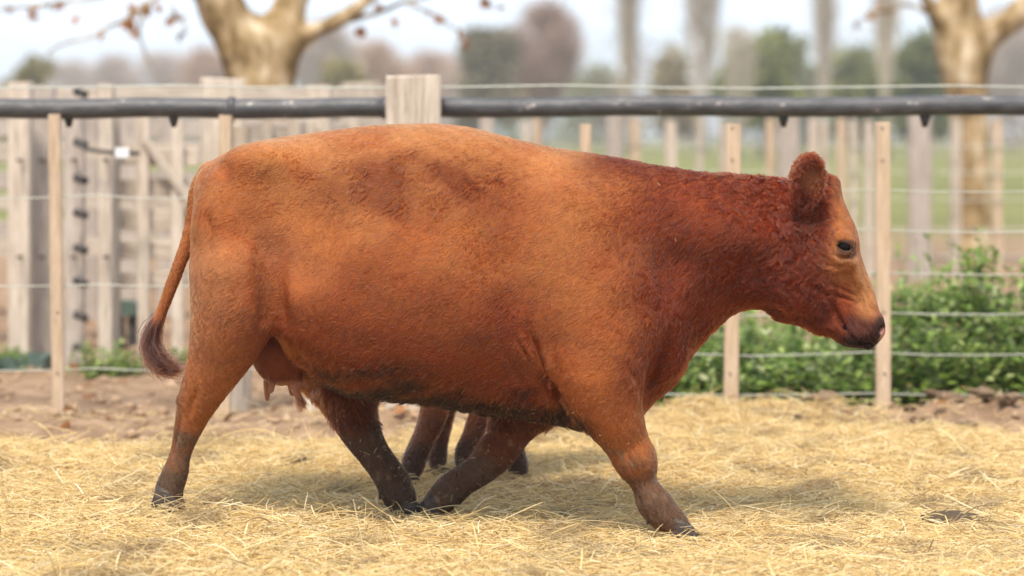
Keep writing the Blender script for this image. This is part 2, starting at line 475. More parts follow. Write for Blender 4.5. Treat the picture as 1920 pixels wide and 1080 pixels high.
def build_cow():
    f = Field((-1.36, -0.43, -0.06), (1.40, 0.43, 1.40), 0.0075)
    T = [(364,470),(366,420),(371,362),(380,332),(395,310),(420,289),(460,271),(520,259),(580,251),(640,243),(700,236),(760,233),(820,233),(880,239),(930,252),(980,265),(1040,278),(1100,287),(1160,297),(1220,309),(1280,319),(1340,326),(1400,331),(1460,334),(1500,345),(1540,380)]
    B = [(364,480),(366,540),(370,600),(380,620),(430,605),(508,604),(530,632),(560,678),(600,710),(668,735),(720,742),(785,748),(870,763),(955,777),(1028,788),(1109,806),(1160,806),(1200,786),(1228,752),(1258,729),(1279,705),(1292,669),(1317,640),(1358,599),(1383,584),(1401,580),(1440,578),(1480,560),(1540,500)]
    Hw = [(364,.03),(367,.08),(374,.13),(385,.165),(405,.205),(440,.24),(500,.268),(560,.288),(650,.325),(750,.352),(850,.358),(950,.342),(1050,.312),(1120,.285),(1180,.255),(1240,.218),(1300,.182),(1360,.155),(1420,.138),(1480,.125),(1540,.105)]
    Zc = [(364,.5),(420,.42),(520,.5),(700,.55),(950,.56),(1080,.52),(1200,.48),(1300,.45),(1540,.5)]
    PU = [(364,2.2),(450,2.5),(560,2.5),(700,2.25),(950,2.2),(1150,2.0),(1300,1.9),(1540,2.0)]
    PLo = [(364,2.4),(560,2.1),(700,2.15),(950,2.1),(1100,1.95),(1250,1.75),(1540,2.0)]
    st = np.linspace(364, 1540, 160)
    g = lambda tab: np.interp(st, [a for a, _ in tab], [b for _, b in tab])
    top = np.array([L(x, y, 0) for x, y in zip(st, g(T))]); bot = np.array([L(x, y, 0) for x, y in zip(st, g(B))])
    f.loft(top[:, 0], top[:, 2], bot[:, 2], g(Hw), g(Zc), g(PU), g(PLo))
    # --- haunch, hips, shoulder
    for sd in (-1, 1):
        v = lambda a: sd * a
        def E(px, py, va, r, k, rot=0.0, carve=False):
            # mirrored twins share the place of the near one in the cow's own frame
            c = L(px, py, -va); f.ell((c[0], sd * va, c[2]), r, k, rot, carve)
        E(447, 470, .185, (.155, .105, .24), .10)
        E(482, 304, .20, (.10, .06, .05), .11)                 # hook bone
        E(392, 345, .085, (.045, .05, .05), .07)                 # pin bone
        E(425, 400, .17, (.08, .08, .12), .09)
        E(1085, 500, .215, (.15, .07, .26), .15, 0.25)           # shoulder blade
        E(1190, 585, .185, (.11, .07, .13), .14)                 # point of the shoulder
        E(1115, 600, .20, (.13, .08, .15), .14)
        E(720, 560, .24, (.34, .11, .22), .20)                   # barrel
        E(548, 425, .35, (.12, .05, .16), .14, 0.3, True)      # hollow before the hip
        E(975, 470, .41, (.08, .06, .24), .15, 0.15, True)       # behind the shoulder
        E(1262, 480, .27, (.05, .07, .19), .10, -0.35, True)     # between neck and shoulder
        E(1330, 430, .13, (.20, .05, .07), .08, -0.1)            # neck muscle
        E(1250, 660, .10, (.07, .06, .09), .07)                  # brisket fold
    # --- legs: near pair from the traced edges
    P, R = stations([(440,520,82,-.20),(437,590,78,-.215),(418,650,63,-.21),(395,702,49,-.20),(373,748,39,-.19),(356,793,29,-.18),(339,848,20.5,-.17),(330,884,24,-.17),(319,912,26,-.17),(316,934,27,-.17)])
    f.chain(P, R, .045, [1.0,.95,.85,.8,.72,.72,.8,.95,1.0,1.0])
    P, R = stations([(1140,560,96,-.195),(1122,670,92,-.235),(1135,748,68,-.235),(1156,793,52,-.22),(1176,833,42,-.20),(1191,862,41,-.20),(1202,893,28,-.20),(1212,916,25,-.20),(1227,944,32,-.20),(1248,968,30,-.20),(1266,985,26,-.20)])
    f.chain(P, R, .028, [.7,.7,.72,.8,.85,.9,.85,.9,1,1.05,1.1])
    P, R = stations([(500,520,80,.20),(570,620,80,.21),(645,728,55,.20),(666,790,41,.19),(682,820,36,.19),(700,849,31,.185),(722,880,30,.18),(739,908,32,.18),(750,935,31,.18)])
    f.chain(P, R, .04, [1,1,.85,.8,.8,.8,.85,.95,1])
    P, R = stations([(1110,600,90,.22),(1050,690,80,.21),(972,783,48,.19),(950,822,38,.185),(929,850,37,.18),(900,880,31,.18),(866,902,29,.18),(842,922,31,.18),(818,946,26,.18)])
    f.chain(P, R, .03, [.75,.75,.8,.85,.9,.85,.9,1,1.1])
    # --- skin folds behind the elbow
    for (x0, y0, x1, y1, r) in ((968,632,1030,726,.009),(990,626,1040,716,.008)):
        a = L(x0, y0, -.30); b = L(x1, y1, -.265); m_ = (a + b) / 2 + np.array((.004, -.016, 0))
        f.chain([a, m_, b], [r * .4, r, r * .4], .035)
    for (x0, y0, x1, y1) in ((505,470,512,600),):
        a = L(x0, y0, -.30); b = L(x1, y1, -.31)
        f.chain([a, b], [.012, .022], .06, carve=True)
    # --- udder and teats
    c = L(528, 652, 0.03); f.ell(c, (.112, .115, .135), .02)
    for px0, py0, px1, py1, v, r in ((515,680,508,732,-.055,.0135),(500,704,500,752,.07,.0125),(548,712,564,758,-.02,.0135),(540,704,548,738,.09,.0125)):
        f.chain([L(px0, py0, v), L((px0+px1)/2, (py0+py1)/2, v), L(px1, py1, v)], [r*1.5, r, r*.85], .018)
    # --- tail
    P, R = stations([(392,322,20,0),(376,352,20,0),(367,392,18,0),(361,425,16,0),(350,460,13.5,0),(334,502,12.5,0),(318,545,12,0),(305,580,11,0),(296,603,11,0),(290,625,10,0),(288,645,7,0)])
    f.chain(P, R, .025)
    # --- head: loft along the face
    hp = [(1536,334),(1552,329),(1566,329),(1575,338),(1580,371),(1593,402),(1604,424),(1611,451),(1612,470),(1618,491),(1629,521),(1641,554),(1648,582),(1655,592),(1660,608),(1660,624),(1650,640),(1638,650),(1628,655),(1606,652),(1584,650),(1569,641),(1558,631),(1543,625),(1524,621),(1504,611),(1480,606),(1456,601),(1440,586),(1428,540),(1438,480),(1465,420),(1495,370)]
    h3 = np.array([L(x, y, 0) for x, y in hp])[:, [0, 2]]
    o = L(1545, 345, 0)[[0, 2]]; e = L(1638, 640, 0)[[0, 2]]
    ax = e - o; ang = math.atan2(ax[1], ax[0]); ca, sa = math.cos(ang), math.sin(ang)
    A = (h3 - o) @ np.array([[ca, -sa], [sa, ca]])                # along, across (front of face positive)
    sN = np.linspace(A[:, 0].min() + .001, A[:, 0].max() - .001, 70); tp, bt = [], []
    for s_ in sN:
        xs = []
        for i in range(len(A)):
            p, q = A[i], A[(i + 1) % len(A)]
            if (p[0] - s_) * (q[0] - s_) <= 0 and p[0] != q[0]:
                xs.append(p[1] + (q[1] - p[1]) * (s_ - p[0]) / (q[0] - p[0]))
        tp.append(max(xs)); bt.append(min(xs))
    LN = float(np.hypot(*ax))
    fr = sN / LN
    hw = np.interp(fr, [-.08,-.03,.05,.18,.38,.5,.62,.75,.86,.94,.99,1.03], [.03,.055,.08,.098,.108,.09,.074,.066,.072,.078,.068,.04])
    f.loft(sN, np.array(tp), np.array(bt), hw, np.interp(fr, [0, .4, .7, 1], [.38, .40, .5, .5]), np.full(70, 2.5), np.interp(fr, [0, .5, .8, 1], [1.7, 1.7, 2.2, 2.3]), .03, o, ang, .2)
    eyes = []
    for sd in (-1, 1):
        def E(px, py, va, r, k, rot=0.0, carve=False):
            c = L(px, py, -va); f.ell((c[0], sd * va, c[2]), r, k, rot, carve)
        E(1478, 520, .095, (.075, .045, .12), .09, 0.2)           # cheek
        E(1545, 480, .085, (.05, .03, .09), .05, -0.3)
        E(1582, 446, .098, (.038, .024, .026), .03, -0.5)         # brow
        E(1577, 482, .095, (.045, .02, .02), .03, -0.4)           # below the eye
        E(1540, 552, .068, (.020, .02, .05), .06, -0.45)          # cheek ridge
        E(1600, 505, .066, (.014, .012, .055), .045, 0.42)         # tear-duct ridge
        E(1600, 628, .066, (.045, .026, .028), .03, 0.1)          # lips
        E(1636, 612, .052, (.024, .026, .03), .035)                 # nostril wing
        E(1651, 618, .062, (.009, .024, .011), .012, -0.7, True)   # nostril
        a = [L(1570, 590, -.07), L(1588, 622, -.078), L(1612, 642, -.075), L(1634, 648, -.05)]
        f.chain([(p[0], sd * abs(p[1]), p[2]) for p in a], [.004, .006, .006, .005], .010, carve=True)   # mouth line
        E(1571, 588, .085, (.006, .02, .014), .012, 0.5, True)    # mouth corner
        for q, (x0, y0, x1, y1) in enumerate(((1541,502,1590,496),(1545,520,1590,530),(1556,545,1602,560),(1568,560,1612,572),(1548,535,1580,545))):
            a = L(x0, y0, -.088); b = L(x1, y1, -.072)
            f.chain([(a[0], sd * .086, a[2]), (b[0], sd * .074, b[2])], [.004, .003], .012, carve=True)
        # ear: a cupped leaf rising from behind the eye
        eb = L(1503, 396, -.10); et = L(1520, 316, -.180); em = L(1514, 346, -.150)
        pts = [(eb[0], sd * .10, eb[2]), (em[0] - .004, sd * .145, em[2] - .02), (em[0] + .006, sd * .165, em[2] + .030), (et[0], sd * .185, et[2] + .02)]
        f.chain(pts, [.028, .052, .056, .034], .018, flat=.40)
        cp = [(p[0] + .006, p[1] + sd * .022, p[2]) for p in pts]
        cp[0] = (cp[0][0], cp[0][1] + sd * .012, cp[0][2] + .02)
        f.chain(cp, [.012, .035, .040, .019], .010, flat=.42, carve=True)
        c = L(1583, 462, -.1)
        # eye socket: find the skin there, then hollow it for the ball
        ix = [int(round((c[0] - f.lo[0]) / f.h)), int(round((c[2] - f.lo[2]) / f.h))]
        colF = f.F[ix[0], :, ix[1]]
        vs = f.lo[1] + f.h * np.arange(len(colF))
        inside = vs[colF < 0]
        vs_ = inside.min() if sd < 0 else inside.max()
        ec = (c[0], vs_ - sd * .0165, c[2])
        f.ell((c[0], vs_ + sd * .002, c[2]), (.036, .013, .030), .015, -0.35)      # lids
        f.ell((c[0], vs_ + sd * .010, c[2]), (.029, .024, .020), .006, -0.35, True)
        eyes.append(ec)
    V, Q = f.mesh(); V, Q = keep_largest(V, Q)
    V0 = smooth(V, Q, 4, .5); V1 = smooth(V, Q, 30, .6)
    w = sstep(1.02, .90, V[:, 0])[:, None]                        # the head keeps its fine shape
    xx, zz = 960 + 530 * V[:, 0], 255 + 530 * (1.31 - V[:, 2])
    w = w * (1 - ((xx > 455) & (xx < 600) & (zz > 620) & (np.abs(V[:, 1]) < .15)))[:, None]
    V = V0 * (1 - w) + V1 * w
    V = creases(V, vnormals(V, Q))
    return V, Q, eyes

cow = empty("cow", (0, 0, 0), -YAW)
tag(cow, "large reddish brown cow walking to the right across the straw, in front of its calf", "cow")
V, Q, eyes = build_cow()
N = vnormals(V, Q)

def cow_chart(P):
    """flat side-view chart of the animal, in the units of its traced outline"""
    return 960 + 530 * P[:, 0], 255 + 530 * (1.31 - P[:, 2]), P[:, 1]

def blob(x, y, cx, cy, rx, ry, soft=.5):
    return sstep(1 + soft, 1 - soft, np.hypot((x - cx) / rx, (y - cy) / ry))

def cow_colour(P):
    x, y, v = cow_chart(P)
    n1 = wnoise(P, .32, 1); n2 = wnoise(P, .11, 2); n3 = wnoise(P, .045, 3)
    c = lambda *a: np.array(a, np.float32)[None, :]
    col = np.repeat(c(.345, .122, .037), len(P), 0)
    def mixc(w, k):
        nonlocal col
        w = np.clip(w, 0, 1)[:, None]; col = col * (1 - w) + c(*k) * w
    mixc(sstep(430, 260, y) * .8, (.37, .150, .049))                              # tan back, with the brightness of its lit top painted in
    mixc(sstep(-.1, 1.0, n1 + .5 * n2) * .6, (.25, .066, .017))
    mixc(blob(x, y, 790, 345, 190, 62, .5) * np.clip(.75 + .5 * n2, 0, 1), (.15, .040, .011))    # curly darker patch
    mixc(blob(x, y, 960, 380, 60, 50, .8) * .6, (.20, .048, .013))
    mixc(sstep(1020, 1260, x + 40 * n1 + .35 * (420 - y)) * sstep(760, 640, y) * .92, (.155, .030, .0085))  # neck and crest
    mixc(blob(x, y, 1130, 690, 90, 130, .6) * .75, (.33, .105, .029))               # forearm
    mixc(blob(x, y, 420, 585, 70, 110, .7) * .75, (.38, .17, .072))                # dry pale hair of the thigh
    mixc(sstep(600, 720, y + 15 * n2) * sstep(470, 620, x) * sstep(1110, 1000, x) * .7, (.19, .040, .011))  # redder low flank, darkened to paint in lower-side shade
    mixc(sstep(450, 650, y + 25 * n1) * sstep(440, 560, x) * sstep(1040, 960, x) * .5, (.19, .047, .0145))  # shade of the lower side under a high sun, painted into the coat
    mixc(blob(x, y, 740, 600, 300, 85, .6) * .6, (.21, .050, .014))                 # redder lower side, part of its shade painted in
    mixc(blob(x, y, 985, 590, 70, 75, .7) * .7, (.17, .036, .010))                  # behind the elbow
    mixc(blob(x, y, 530, 465, 50, 40, .8) * .45, (.24, .085, .045))                 # worn patch on the flank
    mixc(blob(x, y, 470, 370, 50, 70, .8) * .45, (.24, .062, .016))  # shading on the rump, painted as a darker patch
    mixc(blob(x, y, 1240, 680, 60, 90, .6) * .75, (.15, .026, .008))                # brisket
    mixc(sstep(345, 300, y) * sstep(1050, 1150, x) * sstep(1500, 1440, x) * .6, (.11, .018, .006))   # crest
    mixc(blob(x, y, 1060, 450, 60, 130, .8) * .5, (.38, .14, .045))
    # head
    mixc(blob(x, y, 1480, 500, 120, 150, .4) * .5, (.175, .033, .0085))
    mixc(blob(x, y, 1588, 420, 34, 105, .6) * .85, (.34, .125, .040))
    mixc(blob(x, y, 1622, 530, 26, 62, .6) * .95, (.44, .20, .075))
    mixc(blob(x, y, 1570, 480, 38, 40, .6) * .6, (.36, .14, .047))
    mixc(sstep(572, 604, y + .12 * (1600 - x)) * sstep(1556, 1592, x) * .97, (.042, .012, .0065))
    mixc(sstep(612, 634, y) * sstep(1550, 1590, x) * .9, (.022, .010, .007))
    mixc(blob(x, y, 1608, 612, 18, 14, .6) * .5, (.08, .02, .010))
    mixc(sstep(1628, 1642, x) * sstep(584, 592, y), (.045, .020, .014))   # dark muzzle
    mixc(sstep(1640, 1645, x) * sstep(606, 612, y), (.42, .21, .17))                # pink nose
    mixc(blob(x, y, 1648, 640, 14, 12, .5) * sstep(1636, 1644, x), (.46, .25, .20))
    mixc(blob(x, y, 1505, 400, 26, 40, .5) * .6, (.09, .022, .01))
    mixc(blob(x, y, 1516, 335, 20, 24, .5) * .55, (.34, .15, .075))
    de = np.hypot((x - 1583) / 19, (y - 462) / 15)
    mixc(sstep(1.3, .95, de) * (np.abs(v) > .06) * .8, (.07, .026, .015))
    mixc(sstep(.5, .1, np.abs(de - 1.6)) * sstep(455, 470, y) * .5 * (np.abs(v) > .06), (.5, .27, .15))
    # belly fringe, udder, mud
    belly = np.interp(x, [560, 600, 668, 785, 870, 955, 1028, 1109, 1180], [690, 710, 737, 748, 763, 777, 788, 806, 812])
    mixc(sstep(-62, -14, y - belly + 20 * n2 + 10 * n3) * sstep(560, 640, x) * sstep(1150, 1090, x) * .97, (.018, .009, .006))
    mixc(blob(x, y, 760, 690, 70, 26, .8) * (.5 + .5 * n3), (.06, .026, .014))
    mixc(blob(x, y, 525, 660, 78, 90, .3) * sstep(.18, .15, np.abs(v)) * sstep(600, 640, y), (.19, .058, .03))
    teat = sstep(712, 724, y) * sstep(600, 585, x) * sstep(470, 480, x) * sstep(.16, .12, np.abs(v))
    mixc(teat, (.40, .19, .12))
    near_h = sstep(725, 880, y + 45 * n2 + 20 * n3) * (x < 430)
    rear_edge = sstep(40, 0, x - np.interp(y, [640, 748, 850, 940], [352, 336, 316, 288])) * (x < 430) * sstep(660, 740, y)
    mixc(np.maximum(near_h, rear_edge * .8), (.105, .066, .040))
    mixc(.92 * sstep(800, 915, y + 30 * n2 + 18 * n3) * (x > 1020), (.115, .072, .046))
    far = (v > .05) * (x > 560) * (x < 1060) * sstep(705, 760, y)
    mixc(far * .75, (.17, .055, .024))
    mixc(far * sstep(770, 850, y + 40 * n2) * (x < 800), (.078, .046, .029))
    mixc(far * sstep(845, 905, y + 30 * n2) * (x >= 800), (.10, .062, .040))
    dust = sstep(.9, 1.4, n3 + .4 * n2) * sstep(730, 860, y)
    mixc(dust * .45, (.25, .175, .115))
    mixc(sstep(600, 620, y) * blob(x, y, 290, 640, 30, 60), (.16, .06, .03))         # tail end
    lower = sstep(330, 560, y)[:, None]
    col = col * (1 - lower * np.array((.07, .12, .16), np.float32))                 # lower coat redder, and darkened to paint in its shade
    return np.clip(col * (1 + .10 * n2[:, None] + .07 * n3[:, None]), .008, .9)

skin_m = attr_mat("cow_hide", rough=.8, spec=.08)
fur_m = hair_mat("cow_fur")
def fine_head(V, Q):
    """a second level of detail for the bare, short-haired head"""
    me = mesh_np("cow_body", V, Q)
    bm = bmesh.new(); bm.from_mesh(me)
    ed = [e for e in bm.edges if min(e.verts[0].co.x, e.verts[1].co.x) > 1.0]
    bmesh.ops.subdivide_edges(bm, edges=ed, cuts=1, use_grid_fill=True, smooth=.6)
    for f_ in bm.faces: f_.smooth = True
    bm.to_mesh(me); bm.free()
    W = np.zeros(len(me.vertices) * 3, np.float32); me.vertices.foreach_get("co", W); W = W.reshape(-1, 3)
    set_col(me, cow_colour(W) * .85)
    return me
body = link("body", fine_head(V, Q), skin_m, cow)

def cow_fur():
    x, y, v = cow_chart(V)
    dens = np.ones(len(V), np.float32)
    ex = np.array([L(1583, 462, 0)])[0]
    de = np.hypot(V[:, 0] - eyes[0][0], V[:, 2] - eyes[0][2])
    dens *= sstep(.020, .026, de) + (np.abs(v) < .05)
    dens *= 1 - sstep(1636, 1642, x) * sstep(588, 596, y)
    dens *= 1 - .8 * blob(x, y, 525, 680, 75, 70, .3) * (np.abs(v) < .17) * sstep(620, 650, y)
    dens *= 1 + .9 * sstep(1380, 1480, x)
    P, M = scatter(V, Q, N, 460000, dens)
    x, y, v = cow_chart(P)
    n1 = wnoise(P, .30, 11); n2 = wnoise(P, .10, 12); n3 = wnoise(P, .10, 13)
    fl = np.zeros_like(P)
    back = sstep(420, 300, y); neck = sstep(1080, 1250, x); head = sstep(1490, 1540, x)
    leg = np.maximum(sstep(720, 790, y), sstep(470, 430, x) * sstep(430, 560, y))
    fl[:, 0] = -1 + .3 * neck + 1.25 * head + .85 * leg; fl[:, 2] = -.55 + .35 * back - .25 * neck - .55 * head - .9 * leg
    bel = np.interp(x, [500, 600, 668, 785, 870, 955, 1028, 1109, 1180], [640, 710, 737, 748, 763, 777, 788, 806, 812])
    bf = sstep(-130, -20, y - bel) * sstep(500, 560, x) * sstep(1150, 1080, x) * (y < 815)
    fl[:, 2] -= bf * 1.2
    tail = sstep(385, 366, x) * sstep(410, 430, y) * (np.abs(v) < .04) * (y < 660)
    w1 = wnoise(P, .05, 14); w2 = wnoise(P, .05, 15)
    fl[:, 0] += .35 * n1 + .22 * w1 - .2 * tail; fl[:, 2] += .35 * n2 + .32 * w2 - tail; fl[:, 1] += .2 * n3
    curl = .06 + .75 * blob(x, y, 780, 345, 210, 75, .6) * sstep(-.3, .6, n2) + .55 * sstep(1230, 1360, x) * sstep(1560, 1520, x) * sstep(-.8, .3, n1) + .2 * neck
    Ln = .0125 + .003 * np.maximum(0, n1) + .005 * neck + .022 * bf ** 2 + .006 * (curl > .45)
    thp = blob(x, y, 418, 620, 62, 95, .6) * (v < 0)
    Ln = Ln + .009 * thp
    Ln = Ln * (1 - .68 * sstep(1530, 1575, x)) * (1 - .35 * leg)
    ear = blob(x, y, 1515, 345, 42, 62, .2) * (np.abs(v) > .09)
    Ln = np.where(ear > .3, .016, Ln)
    Ln = np.where((x > 1600) & (y > 600), .004, Ln)
    lift = (.26 + .2 * thp + .35 * curl + .5 * bf + .25 * ear) * (1 - .6 * sstep(1540, 1575, x))
    ud = blob(x, y, 525, 680, 75, 70, .3) * (np.abs(v) < .17) * sstep(620, 650, y)
    Ln = np.where(ud > .4, .007, Ln)
    PT, r1, r4 = fur(P, M, fl, Ln, lift, .0105, curl, .8, .18)
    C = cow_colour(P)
    rnd = rng.normal(0, 1, len(P))
    C = C * (1.04 + .15 * rnd + .42 * (r4 - .5))[:, None]
    C *= 1 - (.10 * neck * (r1 - .3))[:, None]
    pale = (rng.uniform(0, 1, len(P)) < .003 * (1 + 22 * bf))
    C[pale] = C[pale] * .4 + np.array((.42, .30, .19)) * .6                       # dusty, straw-bleached hair tips
    C = np.clip(C, .005, .9) ** 1.22 * .80                                        # strands scatter among themselves and lighten
    C = C[:, None, :] * np.array([.62, .85, 1.08, 1.22])[None, :, None]               # darker at the root, lighter at the tip for texture contrast
    R = np.array([1.0, .95, .7, .15])[None, :] * (.00068 + .00016 * rng.normal(0, 1, len(P)).clip(-1.5, 2))[:, None]
    return PT, R, C
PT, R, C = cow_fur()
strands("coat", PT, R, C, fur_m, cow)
# chaff caught in the belly hair and on the muddy legs
def chaff():
    x, y, v = cow_chart(V)
    bel = np.interp(x, [560, 600, 668, 785, 870, 955, 1028, 1109, 1180], [690, 710, 737, 748, 763, 777, 788, 806, 812])
    d = sstep(-60, -15, y - bel) * sstep(590, 640, x) * sstep(1120, 1080, x) + .08 * sstep(760, 850, y) + .004
    P, M = scatter(V, Q, N, 520, d)
    a = rng.normal(0, 1, P.shape); a -= (a * M).sum(1)[:, None] * M * .7; a /= np.linalg.norm(a, axis=1)[:, None]
    ln = (.005 + rng.gamma(1.2, .005, len(P)).clip(0, .022))[:, None]
    b = P + M * rng.uniform(.004, .018, (len(P), 1))
    PT = np.stack([b, b + a * ln * .5 + rng.normal(0, .001, P.shape), b + a * ln], 1)
    C = np.array((.36, .26, .15)) * rng.uniform(.5, 1.3, (len(P), 1))
    return PT, np.repeat(rng.uniform(.0006, .0013, (len(P), 1)), 3, 1), C
strands("chaff", *chaff(), attr_mat("chaff_straw", rough=.6), cow)

# tail switch: long hair hanging from the end of the tail and swinging forward
def tail_switch():
    n = 1700
    s = rng.uniform(0, 1, n)
    path = np.array([L(px, py, v) for px, py, v in ((303,590,0),(288,618,0),(282,645,0),(291,672,-.01),(308,690,-.015),(330,692,-.02),(348,684,-.02))])
    k = 7; out = np.zeros((n, k, 3))
    start = s * 2.2; ln = rng.uniform(1.6, 3.9, n)
    off = rng.normal(0, 1, (n, 3)) * np.array([.019, .014, .015])
    for i in range(k):
        q = np.clip(start + ln * i / (k - 1), 0, 6)
        spread = (.55 + .75 * i / (k - 1))[None] if False else .5 + .6 * i / (k - 1)
        out[:, i] = np.stack([np.interp(q, np.arange(7), path[:, j]) for j in range(3)], 1) + off * spread
        out[:, i, 2] -= .01 * (i / (k - 1)) ** 2 * rng.uniform(-1, 1.5, n)
    stray = rng.uniform(0, 1, n) < .3
    out[stray, -1] += rng.normal(0, .012, (stray.sum(), 3)); out[stray, -2] += rng.normal(0, .006, (stray.sum(), 3))
    C = np.array((.055, .019, .010)) * (1 + .35 * rng.normal(0, 1, (n, 1))).clip(.4, 2)
    R = np.array([1, 1, 1, 1, .9, .7, .25])[None] * (.0011 * rng.uniform(.6, 1.2, (n, 1)))
    return out, R, np.clip(C, .01, .8)
strands("tail_switch", *tail_switch(), fur_m, cow)

# eyes
def eye_material():
    m, nt, b = new_mat("wet_dark_eye")
    b.inputs["Base Color"].default_value = (.0022, .0012, .0009, 1); b.inputs["Roughness"].default_value = .04
    b.inputs["Specular IOR Level"].default_value = .12
    return m
eye_m = eye_material()
lid_m = noise_mat('dark_lid_skin', [(.03, .013, .009), (.085, .034, .018)], scale=60, rough=.6)
for ec in eyes:
    me = bpy.data.meshes.new("eye"); bm = bmesh.new()
    bmesh.ops.create_uvsphere(bm, u_segments=28, v_segments=16, radius=.0255)
    for fc in bm.faces: fc.smooth = True
    bm.to_mesh(me); bm.free()
    o = link("eye", me, eye_m, cow); o.location = ec
    # lids: an almond rim closing over the ball, heavier above
    sd = -1 if ec[1] < 0 else 1
    V_, F_ = [], []; n_, m_ = 36, 10
    for i in range(n_):
        a = 2 * math.pi * i / n_
        upn = max(0, math.sin(a))
        ex, ez = .0275 * math.cos(a), (.0185 if math.sin(a) > 0 else .0180) * math.sin(a)
        cx_, cz_ = ex * .94 + ez * .34, -ex * .34 + ez * .94
        rt = .0040 + .0026 * upn
        nx_, nz_ = cx_ / math.hypot(cx_, cz_), cz_ / math.hypot(cx_, cz_)
        bulge = .0075 * (1 - (ex / .0275) ** 2) + .001
        for j in range(m_):
            b_ = 2 * math.pi * j / m_
            V_.append((ec[0] + cx_ + nx_ * rt * 1.3 * math.cos(b_), ec[1] + sd * (.0155 + bulge * .6) + sd * rt * math.sin(b_), ec[2] + cz_ + nz_ * rt * 1.3 * math.cos(b_)))
    for i in range(n_):
        for j in range(m_):
            F_.append((i * m_ + j, ((i + 1) % n_) * m_ + j, ((i + 1) % n_) * m_ + (j + 1) % m_, i * m_ + (j + 1) % m_))
    link("eyelid", mesh_np("eyelid", V_, F_), lid_m, cow)

# hooves: two claws to a foot
hoof_m = noise_mat("horn_hoof", [(.020, .014, .011), (.05, .036, .028), (.12, .088, .062)], scale=30, rough=.6, bump=.4, stretch=(1, 1, 3))
def claw_mesh(L_=.105, W_=.046, H_=.062, lean=.55):
    bm = bmesh.new(); rings = []
    for i in range(5):
        t = i / 4
        z = H_ * t
        ring = []
        for j in range(14):
            a = 2 * math.pi * j / 14
            ex = math.cos(a); ey = math.sin(a)
            lx = L_ * .5 * (1 - .42 * t) * (1 if ex < 0 else 1.05); wy = W_ * .5 * (1 - .12 * t)
            x = lx * math.copysign(abs(ex) ** .8, ex) - lean * z * .5 + L_ * .02
            y = wy * math.copysign(abs(ey) ** .85, ey) * (1 - .35 * max(0, ex) ** 2)
            zz = z * (1 - .35 * max(0, ex) * t) * (1 if i else 1)
            ring.append(bm.verts.new((x, y, zz)))
        rings.append(ring)
    for a, b in zip(rings, rings[1:]):
        for j in range(14): bm.faces.new((a[j], a[(j + 1) % 14], b[(j + 1) % 14], b[j]))
    bm.faces.new(rings[0][::-1]); bm.faces.new(rings[-1])
    for f_ in bm.faces: f_.smooth = True
    me = bpy.data.meshes.new("hoof"); bm.to_mesh(me); bm.free(); me.materials.append(hoof_m)
    return me
claw = claw_mesh()
def foot(parent, p, pitch, yaw=0.0, sc=1.0, gap=.026, mesh=claw):
    for sd in (-1, 1):
        o = bpy.data.objects.new("hoof", mesh); COL.objects.link(o); o.parent = parent
        o.location = (p[0], p[1] + sd * gap * sc, p[2]); o.rotation_euler = (0, pitch, yaw + sd * .06); o.scale = (sc,) * 3
FEET = [(L(316, 951, -.17), .22), (L(1280, 1009, -.20), .12), (L(760, 960, .18), .05), (L(806, 968, .18), .7)]
for p_, pitch in FEET: foot(cow, p_, pitch, 0, 1.16)
dew = claw_mesh(.05, .032, .03, .3)
for px, py, v, rt in ((300, 905, -.17, 1.9), (1212, 968, -.20, 1.5), (712, 922, .18, 1.5), (836, 938, .18, 2.2)):
    for sd in (-1, 1):
        p_ = L(px, py, v); o = bpy.data.objects.new("dewclaw", dew); COL.objects.link(o); o.parent = cow
        o.location = (p_[0], p_[1] + sd * .022, p_[2]); o.rotation_euler = (0, rt, 0)
def to_world(p): return np.array((p[0] * CY + p[1] * SY, -p[0] * SY + p[1] * CY, p[2]))
FEET_W = [to_world(p_) for p_, _ in FEET]
# ------------------------------------------------------------------ ground, field, straw
def straw_cover(x, y):
    """1 where straw lies thick, 0 on bare soil"""
    P = np.stack([x, y, np.zeros_like(x)], 1)
    edge = np.interp(x, [-4, -2.4, -1.2, -.6, .2, .7, 1.0, 1.5, 2.0, 2.6, 4], [2.3, 2.35, 2.1, 2.2, 2.4, 2.9, 3.1, 2.55, 2.35, 2.6, 2.7])
    return sstep(.30, -.30, y - edge + .22 * wnoise(P, 1.1, 21) + .1 * wnoise(P, .3, 22))

def ground_z(x, y):
    P = np.stack([x, y, np.zeros_like(x)], 1)
    near = sstep(14, 4, np.hypot(x, y))
    z = -.035 + near * (.012 * wnoise(P, 1.3, 31) + .008 * wnoise(P, .35, 32) + .004 * wnoise(P, .12, 33))
    z += .05 * np.exp(-((y - 2.95) / .35) ** 2) * sstep(5, 3.5, np.abs(x)) * (.6 + .4 * wnoise(P, .8, 34))
    z += .10 * np.exp(-(((x - 2.22) / .36) ** 2 + ((y - 2.9) / .25) ** 2)) * (1 + .35 * wnoise(P, .16, 35))
    z += .045 * np.exp(-(((x - 1.52) / .25) ** 2 + ((y - 2.85) / .2) ** 2)) * (1 + .35 * wnoise(P, .14, 36))
    z -= .095 * sstep(2.75, 2.0, y) * sstep(4.95, 4.6, np.abs(x)) * sstep(-3.95, -3.6, y)        # the yard lies lower; straw fills it
    return z + .02 * sstep(6, 20, y)

